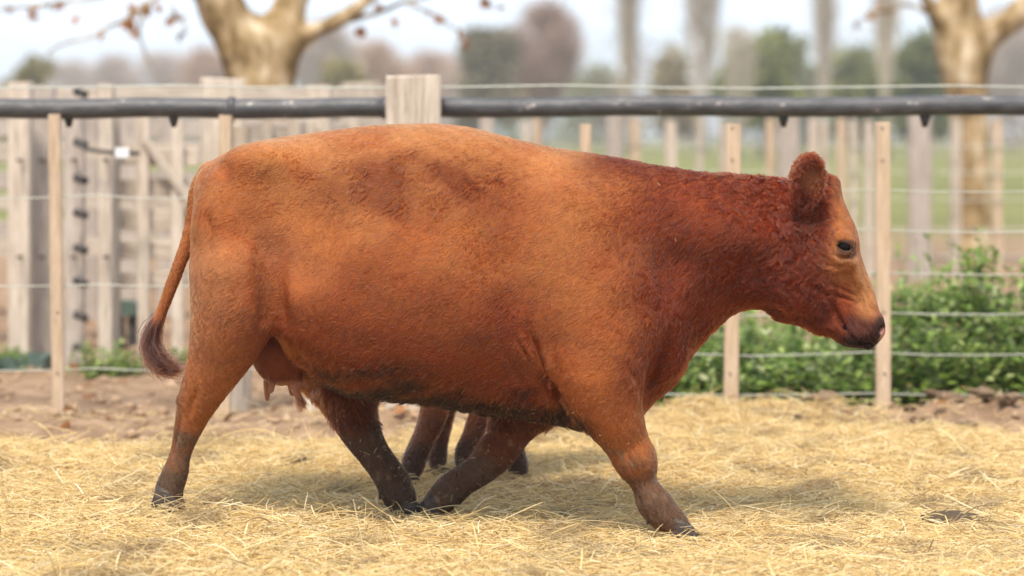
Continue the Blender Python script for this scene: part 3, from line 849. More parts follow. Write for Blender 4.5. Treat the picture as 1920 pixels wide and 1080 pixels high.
FW = np.array(FEET_W)
def straw_z(x, y):
    P = np.stack([x, y, np.zeros_like(x)], 1)
    num = np.full_like(x, -.045 * .1); den = np.full_like(x, .1)
    for p in FW:
        w = .15 / ((x - p[0]) ** 2 + (y - p[1]) ** 2 + .02)
        num += w * (p[2] - .010); den += w
    z = num / den + .006 * wnoise(P, .9, 41) + .006 * wnoise(P, .28, 42) + .005 * wnoise(P, .1, 43)
    z += .035 * sstep(.3, 1.2, y)
    z += .11 * np.exp(-(((x - .85) / .22) ** 2 + ((y - 2.75) / .25) ** 2)) + .05 * np.exp(-(((x - .2) / .3) ** 2 + ((y - 2.2) / .3) ** 2))
    return z

def sheet(xs, ys, fz):
    X, Y = np.meshgrid(xs, ys); x = X.ravel(); y = Y.ravel()
    V = np.stack([x, y, fz(x, y)], 1)
    nx, ny = len(xs), len(ys)
    I = np.arange(nx * ny).reshape(ny, nx)
    Q = np.stack([I[:-1, :-1], I[:-1, 1:], I[1:, 1:], I[1:, :-1]], -1).reshape(-1, 4)
    return V, Q

def spaced(lo, hi, near, step, grow):
    v = [0.0]; s = step
    while v[-1] < hi:
        if v[-1] > near: s *= grow
        v.append(v[-1] + s)
    w = [0.0]; s = step
    while w[-1] > lo:
        if -w[-1] > near: s *= grow
        w.append(w[-1] - s)
    return np.array(w[:0:-1] + v)

def ground_material():
    m, nt, b = new_mat("soil_and_grass")
    tc = nd(nt, "ShaderNodeTexCoord"); sep = nd(nt, "ShaderNodeSeparateXYZ"); nt.links.new(tc.outputs["Object"], sep.inputs[0])
    def noise(s, d=6, r=.6):
        n = nd(nt, "ShaderNodeTexNoise"); n.inputs["Scale"].default_value = s; n.inputs["Detail"].default_value = d; n.inputs["Roughness"].default_value = r
        nt.links.new(tc.outputs["Object"], n.inputs["Vector"]); return n.outputs["Fac"]
    def ramp(f, cols, pos):
        c = nd(nt, "ShaderNodeValToRGB"); e = c.color_ramp.elements
        while len(e) < len(cols): e.new(.5)
        for q, cc, p in zip(e, cols, pos): q.position = p; q.color = (*cc, 1)
        nt.links.new(f, c.inputs[0]); return c.outputs[0]
    soil = ramp(noise(5.5), [(.145, .09, .054), (.275, .178, .108), (.38, .26, .165)], [.3, .52, .72])
    grass = ramp(noise(.12, 8, .7), [(.10, .11, .035), (.165, .165, .055), (.25, .22, .09)], [.3, .5, .7])
    ad = nd(nt, "ShaderNodeMath", operation='ADD'); mu = nd(nt, "ShaderNodeMath", operation='MULTIPLY'); mu.inputs[1].default_value = 14
    nt.links.new(noise(.25, 4), mu.inputs[0]); nt.links.new(mu.outputs[0], ad.inputs[0]); nt.links.new(sep.outputs[1], ad.inputs[1])
    mr = nd(nt, "ShaderNodeMapRange"); mr.inputs[1].default_value = 27; mr.inputs[2].default_value = 36; nt.links.new(ad.outputs[0], mr.inputs[0])
    mx = nd(nt, "ShaderNodeMix", data_type='RGBA'); nt.links.new(mr.outputs[0], mx.inputs[0]); nt.links.new(soil, mx.inputs[6]); nt.links.new(grass, mx.inputs[7])
    nt.links.new(mx.outputs[2], b.inputs["Base Color"]); b.inputs["Roughness"].default_value = .95; b.inputs["Specular IOR Level"].default_value = .1
    bp = nd(nt, "ShaderNodeBump"); bp.inputs["Strength"].default_value = .8; bp.inputs["Distance"].default_value = .03
    nt.links.new(noise(14, 8, .7), bp.inputs["Height"]); nt.links.new(bp.outputs[0], b.inputs["Normal"])
    return m

Vg, Qg = sheet(spaced(-700, 700, 4.5, .05, 1.09), spaced(-30, 1000, 4.5, .05, 1.07), ground_z)
ground = tag(link("ground", mesh_np("ground", Vg, Qg), ground_material()), kind="structure")

# straw: a matted bed and loose stalks on it
straw_bed_m = noise_mat("matted_straw", [(.30, .20, .085), (.58, .42, .19), (.72, .56, .29)], scale=38, detail=8, rough=.85, bump=.9, bscale=90, stretch=(1, 2.2, 1))
def bed_z(x, y):
    c = straw_cover(x, y)
    return straw_z(x, y) * c + (ground_z(x, y) - .04) * (1 - c)
Vs, Qs = sheet(np.arange(-5, 5.01, .05), np.arange(-4, 4.01, .05), bed_z)
straw_bed = tag(link("straw_bed", mesh_np("straw_bed", Vs, Qs), straw_bed_m), "deep bed of dry yellow straw trodden flat across the yard", "straw", kind="stuff")

def loose_straw():
    n = 430000
    x = rng.uniform(-4.2, 4.2, n); y = rng.uniform(-2.9, 3.4, n)
    keep = rng.uniform(0, 1, n) < np.maximum(straw_cover(x, y), .03 * (y < 3.3))
    x, y = x[keep], y[keep]; n = len(x)
    ln = np.exp(rng.normal(math.log(.052), .55, n)).clip(.015, .26)
    yaw = rng.uniform(0, 2 * math.pi, n)
    P0 = np.stack([x, y, np.zeros(n)], 1)
    yaw += .8 * wnoise(P0, .5, 51)
    pit = rng.normal(.02, .16, n)
    up = rng.uniform(0, 1, n) < .010 + .05 * sstep(1.2, 2.4, y)
    pit[up] = rng.uniform(.4, 1.3, up.sum()); ln[up] *= .75
    bend = rng.normal(0, .55, n) * (rng.uniform(0, 1, n) < .6)
    kink = rng.normal(0, .12, n)
    c = straw_cover(x, y)
    zb = np.maximum(straw_z(x, y) * c + (ground_z(x, y) + .003) * (1 - c), ground_z(x, y) + .003)
    z0 = zb + rng.gamma(1.6, .0055, n) + np.abs(np.sin(pit)) * ln * .4 * ~up
    k = 5; pts = np.zeros((n, k, 3)); p = np.stack([x, y, z0], 1)
    p[:, :2] -= .5 * ln[:, None] * np.stack([np.cos(yaw), np.sin(yaw)], 1) * ~up[:, None]
    for i in range(k):
        pts[:, i] = p
        a = yaw + bend * (i / (k - 1)); e = pit + kink * (i - 1.5)
        p = p + (ln / (k - 1))[:, None] * np.stack([np.cos(a) * np.cos(e), np.sin(a) * np.cos(e), np.sin(e)], 1)
    # stalks keep out of the animals' legs only by chance, as on a real floor
    r = np.where(rng.uniform(0, 1, n) < .25, rng.uniform(.0013, .0024, n), rng.uniform(.0006, .0013, n))
    R = np.repeat(r[:, None], k, 1) * np.array([.8, 1, 1, 1, .6])
    pal = np.array([(.78, .61, .31), (.72, .52, .22), (.84, .71, .44), (.56, .38, .16), (.34, .22, .10), (.76, .57, .25)])
    C = pal[rng.choice(6, n, p=[.31, .23, .13, .15, .09, .09])] * rng.uniform(.8, 1.12, (n, 1))
    dirty = sstep(.45, 1.2, wnoise(P0, .55, 52) + .6 * wnoise(P0, .16, 53))[:, None]
    C = C * (1 - .55 * dirty) + np.array((.20, .13, .075)) * .55 * dirty
    return pts, R, np.clip(C, .02, .88)
straw_m = attr_mat("straw_stalk", rough=.5, spec=.35, transl=.25)
tag(strands("straw_stalks", *loose_straw(), straw_m, straw_bed), kind="stuff")

# dung clods half buried in the straw
dung_m = noise_mat("dry_dung", [(.10, .062, .036), (.19, .125, .07), (.30, .21, .12)], scale=22, rough=.95, bump=.9)
soil_m = noise_mat("dry_soil_clod", [(.19, .12, .072), (.31, .205, .125), (.42, .295, .19)], scale=9, rough=.95, bump=.8, obj_random=.2)
def clod_mesh(name, seed, r=(1, 1, .55), amp=.22, n=3):
    bm = bmesh.new(); bmesh.ops.create_icosphere(bm, subdivisions=n, radius=1)
    P = np.array([v.co[:] for v in bm.verts])
    d = 1 + amp * wnoise(P, 1.4, seed) + amp * .6 * wnoise(P, .6, seed + 1) + amp * .3 * wnoise(P, .28, seed + 2)
    for v, q, s in zip(bm.verts, P, d): v.co = q * s * np.array(r)
    for f_ in bm.faces: f_.smooth = True
    me = bpy.data.meshes.new(name); bm.to_mesh(me); bm.free(); return me
me = clod_mesh("dung_pat", 61, (1.5, 1, .42))
for i, (px, py, sc, lab) in enumerate(((1785, 950, .085, "dark dry dung pat in the straw at the lower right"), (555, 862, .06, "dark dung pat in the straw below the udder"), (830, 880, .05, "dark dung lump between the calf's feet"))):
    Yd = depth_of(py); p = at(px, py, Yd)
    o = link("dung_pat", me, None if i else dung_m); tag(o, lab, "dung", "dung pats in the straw")
    o.location = (p[0], Yd, float(straw_z(np.array([p[0]]), np.array([Yd]))[0]) + .008); o.scale = (sc,) * 3; o.rotation_euler = (0, 0, i * 1.3)
cl = [clod_mesh("soil_clod", 70 + 5 * i, (1, .85, .5), .3, 3) for i in range(3)]
for c_ in cl: c_.materials.append(soil_m)
clod_spots = [(1775,762,.075,"large pale soil clod beside the fence at the right edge, left of the smaller ones"),(1840,768,.055,"middle soil clod of the heap at the right edge"),(1890,772,.05,"rightmost soil clod by the fence"),(1745,778,.035,"small soil clod left of the clod heap at the right"),(1545,768,.06,"wide low soil clod between the two right battens"),(1500,778,.04,"small soil clod below the cow's chin near the fence"),(1590,780,.035,"small dark soil clod beside the batten at the muzzle"),(1815,782,.04,"soil clod in front of the clod heap at the right"),(1705,770,.03,"little soil clod right of the rightmost batten")]
for i, (px, py, sc, lab) in enumerate(clod_spots):
    Yd = depth_of(py, .03); p = at(px, py, Yd)
    o = bpy.data.objects.new("soil_clod", cl[i % 3]); COL.objects.link(o); tag(o, lab, "clod", "soil clods along the fence")
    o.location = (p[0], Yd, float(ground_z(np.array([p[0]]), np.array([Yd]))[0]) + sc * .35); o.scale = (sc * 1.3, sc, sc); o.rotation_euler = (.2 * math.sin(i), .25 * math.cos(2 * i), i * 2.1)
# crumbs of soil and fallen leaves on the bare strip
def crumbs():
    src = clod_mesh("c", 90, (1, .9, .7), .2, 1); bm = bmesh.new(); bm.from_mesh(src)
    v0 = np.array([v.co[:] for v in bm.verts]); f0 = np.array([[v.index for v in f.verts] for f in bm.faces]); bm.free()
    n = 2600
    x = rng.uniform(-4, 4, n); y = rng.uniform(2.1, 7.5, n)
    s = rng.gamma(2, .007, n).clip(.006, .045)
    ok = straw_cover(x, y) < .5; x, y, s = x[ok], y[ok], s[ok]; n = len(x)
    a = rng.uniform(0, 6.28, n); ca, sa = np.cos(a), np.sin(a)
    V = v0[None] * s[:, None, None]
    V = np.stack([V[..., 0] * ca[:, None] - V[..., 1] * sa[:, None] + x[:, None], V[..., 0] * sa[:, None] + V[..., 1] * ca[:, None] + y[:, None], V[..., 2] + (ground_z(x, y) + s * .3)[:, None]], -1)
    F = f0[None] + (np.arange(n) * len(v0))[:, None, None]
    return V.reshape(-1, 3), F.reshape(-1, 3)
tag(link("soil_crumbs", mesh_np("soil_crumbs", *crumbs()), soil_m), "small crumbs of dry soil scattered along the foot of the fence", "soil", kind="stuff")

def leaf_cloud(centres, dirs, normals, size, aspect, cols, cup=.12, shape=(0, .35, .7, 1), wid=(0, .5, .42, 0)):
    """leaf blades: 4 stations, folded along the midrib; one mesh of vertices, triangles, colours"""
    n = len(centres)
    d = dirs / (np.linalg.norm(dirs, axis=1)[:, None] + 1e-9)
    s = np.cross(d, normals); s /= np.linalg.norm(s, axis=1)[:, None] + 1e-9
    u = np.cross(s, d)
    L_ = size[:, None]; W_ = (size * aspect)[:, None]
    rows = []
    base = centres
    rows.append(base)
    for t, w in ((.38, .5), (.72, .40)):
        mid = base + d * L_ * t - u * L_ * .10 * t * t * 2
        rows += [mid + s * W_ * w + u * W_ * cup, mid, mid - s * W_ * w + u * W_ * cup]
    rows.append(base + d * L_ - u * L_ * .28)
    V = np.stack(rows, 1)                                            # n,8,3
    F = np.array([(0, 2, 1), (0, 3, 2), (1, 2, 5), (1, 5, 4), (2, 3, 6), (2, 6, 5), (4, 5, 7), (5, 6, 7)])
    FF = (F[None] + (np.arange(n) * 8)[:, None, None]).reshape(-1, 3)
    return V.reshape(-1, 3), FF, np.repeat(cols, 8, 0)

leaf_m = attr_mat("leaf", rough=.5, spec=.3, transl=.45)
def fallen_leaves():
    n = 900
    x = rng.uniform(-4, 4, n); y = rng.uniform(2.5, 14, n)
    ok = straw_cover(x, y) < .4; x, y = x[ok], y[ok]; n = len(x)
    c = np.stack([x, y, ground_z(x, y) + rng.uniform(.004, .03, n)], 1)
    a = rng.uniform(0, 6.28, n); d = np.stack([np.cos(a), np.sin(a), rng.normal(0, .25, n)], 1)
    nm = np.stack([rng.normal(0, .4, n), rng.normal(0, .4, n), np.ones(n)], 1)
    pal = np.array([(.36, .15, .055), (.28, .12, .05), (.45, .24, .10), (.22, .12, .07), (.5, .34, .2)])
    return leaf_cloud(c, d, nm, rng.uniform(.04, .10, n), .75, pal[rng.integers(0, 5, n)] * rng.uniform(.7, 1.2, (n, 1)), .2)
def leaf_obj(name, data, parent=None, mat=None):
    me = mesh_np(name, data[0], data[1], False); set_col(me, data[2]); return link(name, me, mat or leaf_m, parent)
tag(leaf_obj("fallen_leaves", fallen_leaves()), "brown fallen leaves strewn over the bare soil behind the fence", "leaves", kind="stuff")

# ------------------------------------------------------------------ the calf behind the cow
def build_calf():
    f = Field((-.6, -.30, -.08), (1.0, .30, 1.02), .011)
    Y0 = .90
    def K(px, py, v): p = at(px, py, Y0 + v); return np.array((p[0], v, p[2]))
    def st(rows): return [K(a, b, d) for a, b, c, d in rows], [c * (Y0 + d + CD) / FPX for a, b, c, d in rows]
    P, R = st([(735,545,60,0),(770,545,92,0),(840,560,105,0),(920,570,110,0),(1000,565,100,0),(1050,555,78,0)])
    f.chain(P, R, .0, [.75,.8,.85,.85,.8,.75])
    P, R = st([(1030,545,70,0),(1085,500,52,0),(1130,462,46,0)]); f.chain(P, R, .06, .75)
    P, R = st([(1118,452,44,0),(1150,475,38,0),(1180,510,27,0),(1198,532,24,0)]); f.chain(P, R, .03, .75)
    for sd in (-1, 1):
        P, R = st([(1112,440,10,sd*.07),(1090,432,22,sd*.13),(1068,436,10,sd*.19)]); f.chain(P, R, .02, .5)
    P, R = st([(728,520,12,0),(712,570,9,0),(708,640,8,0),(710,690,10,0),(714,715,5,0)]); f.chain(P, R, .02)
    P, R = st([(775,600,60,-.09),(800,670,46,-.10),(818,730,30,-.10),(813,775,27,-.10),(799,812,23,-.10),(786,840,22,-.10),(776,866,23,-.10),(774,880,19,-.10)]); f.chain(P, R, .03, .8)
    P, R = st([(800,600,60,.09),(830,680,40,.10),(838,745,22,.10),(832,790,18,.10),(824,830,17,.10),(820,856,19,.10),(820,872,15,.10)]); f.chain(P, R, .03, .85)
    P, R = st([(1000,600,60,-.09),(955,690,38,-.10),(918,745,27,-.10),(900,785,23,-.10),(884,820,19,-.10),(872,845,19,-.10),(868,862,16,-.10)]); f.chain(P, R, .03, .8)
    P, R = st([(1000,600,60,.09),(975,690,36,.10),(955,755,24,.10),(958,800,20,.10),(966,845,18,.10),(971,872,20,.10),(972,886,18,.10)]); f.chain(P, R, .03, .85)
    V, Q = f.mesh(); V, Q = keep_largest(V, Q); V = smooth(V, Q, 10, .5)
    V[:, 1] += Y0
    return V, Q, [K(772, 896, -.10), K(821, 884, .10), K(866, 874, -.10), K(974, 897, .10)], Y0
calf = empty("calf", (0, 0, 0))
tag(calf, "small dark reddish calf half hidden behind the cow, only its legs showing below her belly", "calf")
Vc, Qc, cfeet, Yc = build_calf(); Nc = vnormals(Vc, Qc)
def calf_colour(P):
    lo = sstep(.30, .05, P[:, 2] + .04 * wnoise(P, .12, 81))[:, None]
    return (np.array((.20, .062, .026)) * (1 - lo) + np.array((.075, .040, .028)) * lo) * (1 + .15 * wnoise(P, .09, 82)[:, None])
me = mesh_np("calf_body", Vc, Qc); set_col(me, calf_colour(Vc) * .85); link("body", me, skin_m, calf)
Pp, Mm = scatter(Vc, Qc, Nc, 70000)
fl = np.tile(np.array((-.6, 0, -.8)), (len(Pp), 1)) + .3 * np.stack([wnoise(Pp, .1, 83), wnoise(Pp, .1, 84), wnoise(Pp, .1, 85)], 1)
PT, r1, r4 = fur(Pp, Mm, fl, np.full(len(Pp), .014), np.full(len(Pp), .25), .012, .15, .5, .25)
C = np.clip(calf_colour(Pp) * (1 + .18 * rng.normal(0, 1, (len(Pp), 1))), .008, .8)
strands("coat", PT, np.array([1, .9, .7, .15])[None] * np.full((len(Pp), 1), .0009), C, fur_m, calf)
calf_claw = claw_mesh()
for p in cfeet:
    foot(calf, (p[0], p[1] + Yc, p[2] - .004), .45, 0, .62, .026, calf_claw)
for sd in (-1, 1):
    me = bpy.data.meshes.new("eye"); bm = bmesh.new(); bmesh.ops.create_uvsphere(bm, u_segments=16, v_segments=10, radius=.017); bm.to_mesh(me); bm.free()
    p = at(1148, 462, Yc); o = link("eye", me, eye_m, calf); o.location = (p[0], Yc + sd * .062, p[2])
# ------------------------------------------------------------------ weathered timber
def wood_mat(name, dark, mid, light, obj_random=.18):
    m = noise_mat(name, [dark, mid, light], scale=7, detail=8, rough=.85, bump=.5, bscale=14, stretch=(7, 7, .8), obj_random=obj_random, pos=[.25, .5, .72])
    return m
pale_wood = wood_mat("weathered_grey_timber", (.28, .22, .165), (.49, .405, .32), (.63, .54, .44))
grey_wood = wood_mat("old_grey_timber", (.29, .235, .19), (.44, .37, .31), (.57, .49, .415))
new_wood = wood_mat("sawn_pale_batten", (.38, .27, .175), (.51, .375, .255), (.60, .465, .335), .1)
pipe_m = noise_mat("dark_grey_pipe", [(.030, .029, .031), (.060, .058, .060), (.085, .080, .080), (.40, .34, .29)], scale=9, detail=10, rough=.42, bump=.25, bscale=40, stretch=(1.0, 3, 3), pos=[.3, .5, .635, .665], spec=.4)
iron_m = noise_mat("dark_iron", [(.018, .017, .017), (.05, .045, .042), (.10, .07, .05)], scale=25, rough=.55, bump=.3)
wire_m = noise_mat("galvanised_wire", [(.34, .34, .28), (.5, .5, .42)], scale=20, rough=.4, spec=.6)
green_m = noise_mat("dull_green_paint", [(.045, .075, .06), (.08, .12, .095), (.13, .16, .13)], scale=12, rough=.6, bump=.2)

def beam_mesh(name, ln, w, t, seed=0, segs=4, rough=.03, taper=1.0, chip=True):
    """a sawn piece standing on its end: chamfered section, uneven along its length"""
    r = np.random.default_rng(500 + seed)
    ch = min(w, t) * .10
    sec = np.array([(-w/2 + ch, -t/2), (w/2 - ch, -t/2), (w/2, -t/2 + ch), (w/2, t/2 - ch), (w/2 - ch, t/2), (-w/2 + ch, t/2), (-w/2, t/2 - ch), (-w/2, -t/2 + ch)])
    V = []
    off = np.zeros(2)
    for i in range(segs + 1):
        k = 1 + (taper - 1) * i / segs + r.normal(0, rough)
        off = off + r.normal(0, rough * w * .25, 2) * (i > 0)
        z = ln * i / segs
        for j, (a, b) in enumerate(sec):
            dz = 0
            if i == segs and chip: dz = -abs(r.normal(0, w * .06)) + a * r.normal(0, .04)
            V.append((a * k + off[0], b * (1 + r.normal(0, rough)) + off[1], z + dz))
    F = []
    for i in range(segs):
        for j in range(8):
            F.append((i * 8 + j, i * 8 + (j + 1) % 8, i * 8 + 8 + (j + 1) % 8, i * 8 + 8 + j))
    me = bpy.data.meshes.new(name)
    me.from_pydata(V, [], F + [tuple(range(7, -1, -1)), tuple(segs * 8 + j for j in range(8))])
    me.update(); return me

_bseed = [0]
def upright(name, x, Y, z0, z1, w, t, mat, parent, taper=1.0, lean=0.0, rough=.025, rz=None):
    _bseed[0] += 1
    me = beam_mesh(name, z1 - z0, w, t, _bseed[0], 4, rough, taper)
    o = link(name, me, mat, parent); o.location = (x, Y, z0); o.rotation_euler = (random.gauss(0, .008), lean, random.gauss(0, .06) if rz is None else rz)
    return o
def level(name, x0, x1, Y, z, h, t, mat, parent, z1=None, rough=.02):
    _bseed[0] += 1
    dx = x1 - x0; dz = (z if z1 is None else z1) - z
    me = beam_mesh(name, math.hypot(dx, dz), h, t, _bseed[0], 5, rough, 1.0, False)
    o = link(name, me, mat, parent); o.location = (x0, Y, z); o.rotation_euler = (0, math.atan2(dx, dz), 0)
    return o
def px_up(name, xa, xb, ytop, Y, mat, parent, t=None, zb=-.08, **kw):
    a = at(xa, ytop, Y); b = at(xb, ytop, Y); w = b[0] - a[0]
    return upright(name, (a[0] + b[0]) / 2, Y, zb, a[2], w, t or w * .6, mat, parent, **kw)
def tube(name, pts, r, mat, parent, n=10, cap=True):
    pts = [Vector(p) for p in pts]; V = []; F = []
    for i, p in enumerate(pts):
        d = (pts[min(i + 1, len(pts) - 1)] - pts[max(i - 1, 0)]).normalized()
        u = d.cross(Vector((0, .13, .99))).normalized(); w = d.cross(u)
        rr = r[i] if isinstance(r, (list, tuple)) else r
        for j in range(n):
            a = 2 * math.pi * j / n; V.append(p + (u * math.cos(a) + w * math.sin(a)) * rr)
    for i in range(len(pts) - 1):
        for j in range(n): F.append((i * n + j, i * n + (j + 1) % n, (i + 1) * n + (j + 1) % n, (i + 1) * n + j))
    if cap: F += [tuple(range(n - 1, -1, -1)), tuple((len(pts) - 1) * n + j for j in range(n))]
    me = bpy.data.meshes.new(name); me.from_pydata(V, [], F); me.update()
    for p_ in me.polygons: p_.use_smooth = len(p_.vertices) == 4
    return link(name, me, mat, parent)

# ------------------------------------------------------------------ the near fence: pipe rail, wide post, battens, wires
YF = 3.15
fence = empty("pipe_rail_fence", (0, YF, 0))
tag(fence, "near fence with a dark pipe top rail, a wide weathered post, pale battens and wires", "fence")
def under(o):            # keep world place when parented to an empty that is not at the origin
    o.matrix_parent_inverse = Matrix.Translation(o.parent.location).inverted() if o.parent else Matrix(); return o
zp = lambda py, Y=YF: at(0, py, Y)[2]
xp = lambda px, Y=YF: at(px, 0, Y)[0]
def pipe_run(x0, x1, y0, y1):
    n_ = 26
    return under(tube("pipe", [(xp(x0 + (x1 - x0) * i / n_), YF + random.gauss(0, .003), zp(y0 + (y1 - y0) * i / n_ + 1.6 * math.sin(i * .7) + random.gauss(0, .35))) for i in range(n_ + 1)], [.048 * random.uniform(.975, 1.02) for i in range(n_ + 1)], pipe_m, fence, 20))
pipe_run(-400, 742, 203, 203); pipe_run(792, 2500, 201, 198)
under(tube("pipe_collar", [(xp(428), YF, zp(202)), (xp(441), YF, zp(202))], .0525, pipe_m, fence, 20))
under(tube("pipe_collar", [(xp(716), YF, zp(202)), (xp(729), YF, zp(202))], .054, pipe_m, fence, 20))
for px in (128, 325, 430, 1470, 1735):
    under(tube("bracket", [(xp(px), YF + .01, zp(214)), (xp(px), YF + .02, zp(238))], [.030, .012], iron_m, fence, 8))
under(px_up("post", 722, 816, 139, YF - .07, pale_wood, fence, t=.10, taper=1.14, rz=.04, lean=.012))
for px, top, w in ((110, 214, 22), (420, 216, 24), (1097, 232, 22), (1370, 231, 27), (1656, 229, 26), (1945, 228, 26), (-180, 215, 24)):
    under(px_up("batten", px - w / 2, px + w / 2, top, YF - .05, new_wood, fence, t=.04, rough=.015, lean=(-.012 if px == 110 else .008 if px == 1370 else random.gauss(0, .006))))
    for py in (240, 300, 585, 700):
        a = at(px + random.uniform(-3, 3), py, YF - .07); under(tube('staple', [(a[0], YF - .078, a[2]), (a[0], YF - .055, a[2])], .005, iron_m, fence, 6))
for px, w, top in ((450, 40, 238), (588, 30, 240)):
    under(px_up("post", px - w / 2, px + w / 2, top, YF + .25, pale_wood, fence, t=.10))
def wire(name, x0, x1, Y, z, parent, r=.0032, sag=.012, mat=None):
    pts = [(x0 + (x1 - x0) * i / 16, Y, z - sag * math.sin(math.pi * ((i * .25) % 1)) + random.gauss(0, .0015)) for i in range(17)]
    return under(tube(name, pts, r, mat or wire_m, parent, 5))
wire("wire", xp(-400), xp(2500), YF, zp(161), fence, .0045)
for py in (356, 431, 510, 585, 661, 736): wire("wire", xp(760), xp(2500), YF - .02, zp(py), fence)
for py in (367, 532, 690): wire("wire", xp(-400), xp(760), YF - .02, zp(py), fence)

# ------------------------------------------------------------------ timber corral on the left, beyond the pipe fence
YC = 6.0
zc_ = lambda py, Y=YC: at(0, py, Y)[2]
xc_ = lambda px, Y=YC: at(px, 0, Y)[0]
posts = [(19, 59, 153, 6.1, "pale square corral post at the left edge, nearest the frame's side"),
         (60, 101, 160, 6.35, "grey corral post just left of the yellowish batten"),
         (122, 158, 170, 5.9, "grey corral post with iron pegs, just right of the yellowish batten"),
         (186, 213, 155, 5.7, "narrow pale corral post with a rounded top, right of the pegged post"),
         (380, 456, 146, 6.3, "broad flat-topped corral post standing behind the cow's rump"),
         (580, 621, 158, 6.2, "corral post rising behind the cow's loin, left of the wide post")]
for xa, xb, top, Y, lab in posts:
    p = at((xa + xb) / 2, top, Y)
    o = empty("corral_post", (p[0], Y, 0)); tag(o, lab, "post", "corral posts")
    under(px_up("shaft", xa, xb, top, Y, pale_wood if xa not in (60, 122) else grey_wood, o, t=(at(xb, 0, Y) - at(xa, 0, Y))[0] * .8, taper=1.02))
    if xa == 122:
        for i, py in enumerate((173, 268, 335, 400, 466, 528, 592, 652)):
            a = at(140, py - 3, Y - .13); b = at(163, py + 5, Y - .15)
            under(tube("peg", [a, b], [.024, .022], iron_m, o, 8))
    for py in (300, 480):
        a = at((xa + xb) / 2 + 4, py, Y)
        under(tube("bolt", [(a[0], Y - (.16 if xb - xa < 60 else .2), a[2]), (a[0], Y, a[2])], .009, iron_m, o, 7))

def rail_fence(name, lab, Y, xa, xb, rows, ups, mat1, mat2, brace=None):
    o = empty(name, (at((xa + xb) / 2, 0, Y)[0], Y, 0)); tag(o, lab, "corral fence" if "fence" in name else "gate")
    for (y, h) in rows:
        z = at(0, y, Y)[2]; under(level("board", at(xa, 0, Y)[0], at(xb, 0, Y)[0], Y, z, h, .035, mat1, o, z + random.gauss(0, .01)))
    for (a, b, top) in ups:
        under(px_up("stile", a, b, top, Y - .05, mat2, o, t=.05))
    if brace:
        for (x0, y0, x1, y1, h) in brace:
            p = at(x0, y0, Y - .1); q = at(x1, y1, Y - .1); under(level("brace", p[0], q[0], Y - .09, p[2], h, .03, mat2, o, q[2]))
    return o
rail_fence("corral_gate", "pale board gate with a diagonal brace, behind the swinging tail", 5.95, 205, 372, [(292, .11), (352, .10), (412, .12), (470, .10), (526, .09)],
           [(258, 281, 214), (322, 344, 222), (212, 226, 190)], pale_wood, pale_wood, [(272, 262, 372, 398, .05)])
rail_fence("corral_gate", "pale board gate partly hidden behind the cow's rump, right of the braced gate", 6.7, 384, 715, [(245, .12), (300, .11), (358, .12), (420, .12), (480, .1), (545, .1)],
           [(405, 428, 222), (492, 512, 224), (540, 565, 220), (652, 676, 222)], grey_wood, pale_wood)
rail_fence("corral_fence", "long pale timber fence of level boards at the back of the corral on the left", 7.6, -260, 724, [(178, .09), (286, .13), (380, .10), (462, .12)],
           [(-60, -30, 165), (640, 716, 154)], pale_wood, pale_wood)
rail_fence("corral_fence", "farther grey board fence seen in the gaps of the corral on the left", 9.6, -300, 760, [(240, .12), (340, .13), (430, .12)],
           [(150, 185, 200), (225, 262, 205), (296, 326, 202), (468, 490, 206), (600, 625, 204)], grey_wood, grey_wood)
# cable with a white tag across the gate, green trough and box beyond it
cab = empty("tie_cable", at(165, 283, 5.6)); tag(cab, "dark tie cable with a white tag stretched between corral posts", "cable")
under(tube("cable", [at(140, 268, 5.62), at(163, 280, 5.58), at(200, 285, 5.56), at(262, 288, 5.58)], .012, iron_m, cab, 8))
me = beam_mesh("tag", .055, .075, .02, 3, 2, .01); o = link("tag", me, noise_mat("white_plastic_tag", [(.75, .75, .72), (.82, .82, .8)], rough=.4), cab)
p = at(229, 295, 5.53); o.location = p; under(o)
def trough(name, lab, xa, xb, ya, yb, Y):
    a = at(xa, yb, Y); b = at(xb, ya, Y); w = b[0] - a[0]; h = b[2] - a[2]
    o = empty(name, ((a[0] + b[0]) / 2, Y, 0)); tag(o, lab, "trough")
    d = .34
    for nm, (x, y, sx, sy) in {"front_wall": (0, -d / 2, w, .03), "back_wall": (0, d / 2, w, .03), "end_wall": (-w / 2 + .015, 0, .03, d - .04)}.items():
        me = beam_mesh(nm, h, sx, sy, 11, 2, .005, 1.04, False); q = link(nm, me, green_m, o); q.location = (x, y, a[2])
    me = beam_mesh("end_wall", h, .03, d - .04, 12, 2, .005, 1.04, False); q = link("end_wall", me, green_m, o); q.location = (w / 2 - .015, 0, a[2])
    me = beam_mesh("floor", .02, w - .06, d - .06, 13, 1, .0, 1, False); q = link("floor", me, green_m, o); q.location = (0, 0, a[2] + .01)
    for sx in (-1, 1):
        me = beam_mesh("leg", max(.05, a[2] + .06), .06, d * .9, 14, 1, .01, 1, False); q = link("leg", me, iron_m, o); q.location = (sx * w * .35, 0, -.05)
trough("feed_trough", "low green trough on the ground behind the leftmost corral post", -40, 92, 666, 692, 5.75)
trough("feed_trough", "small green trough on legs seen under the corral gate near the tail", 212, 262, 566, 588, 7.1)

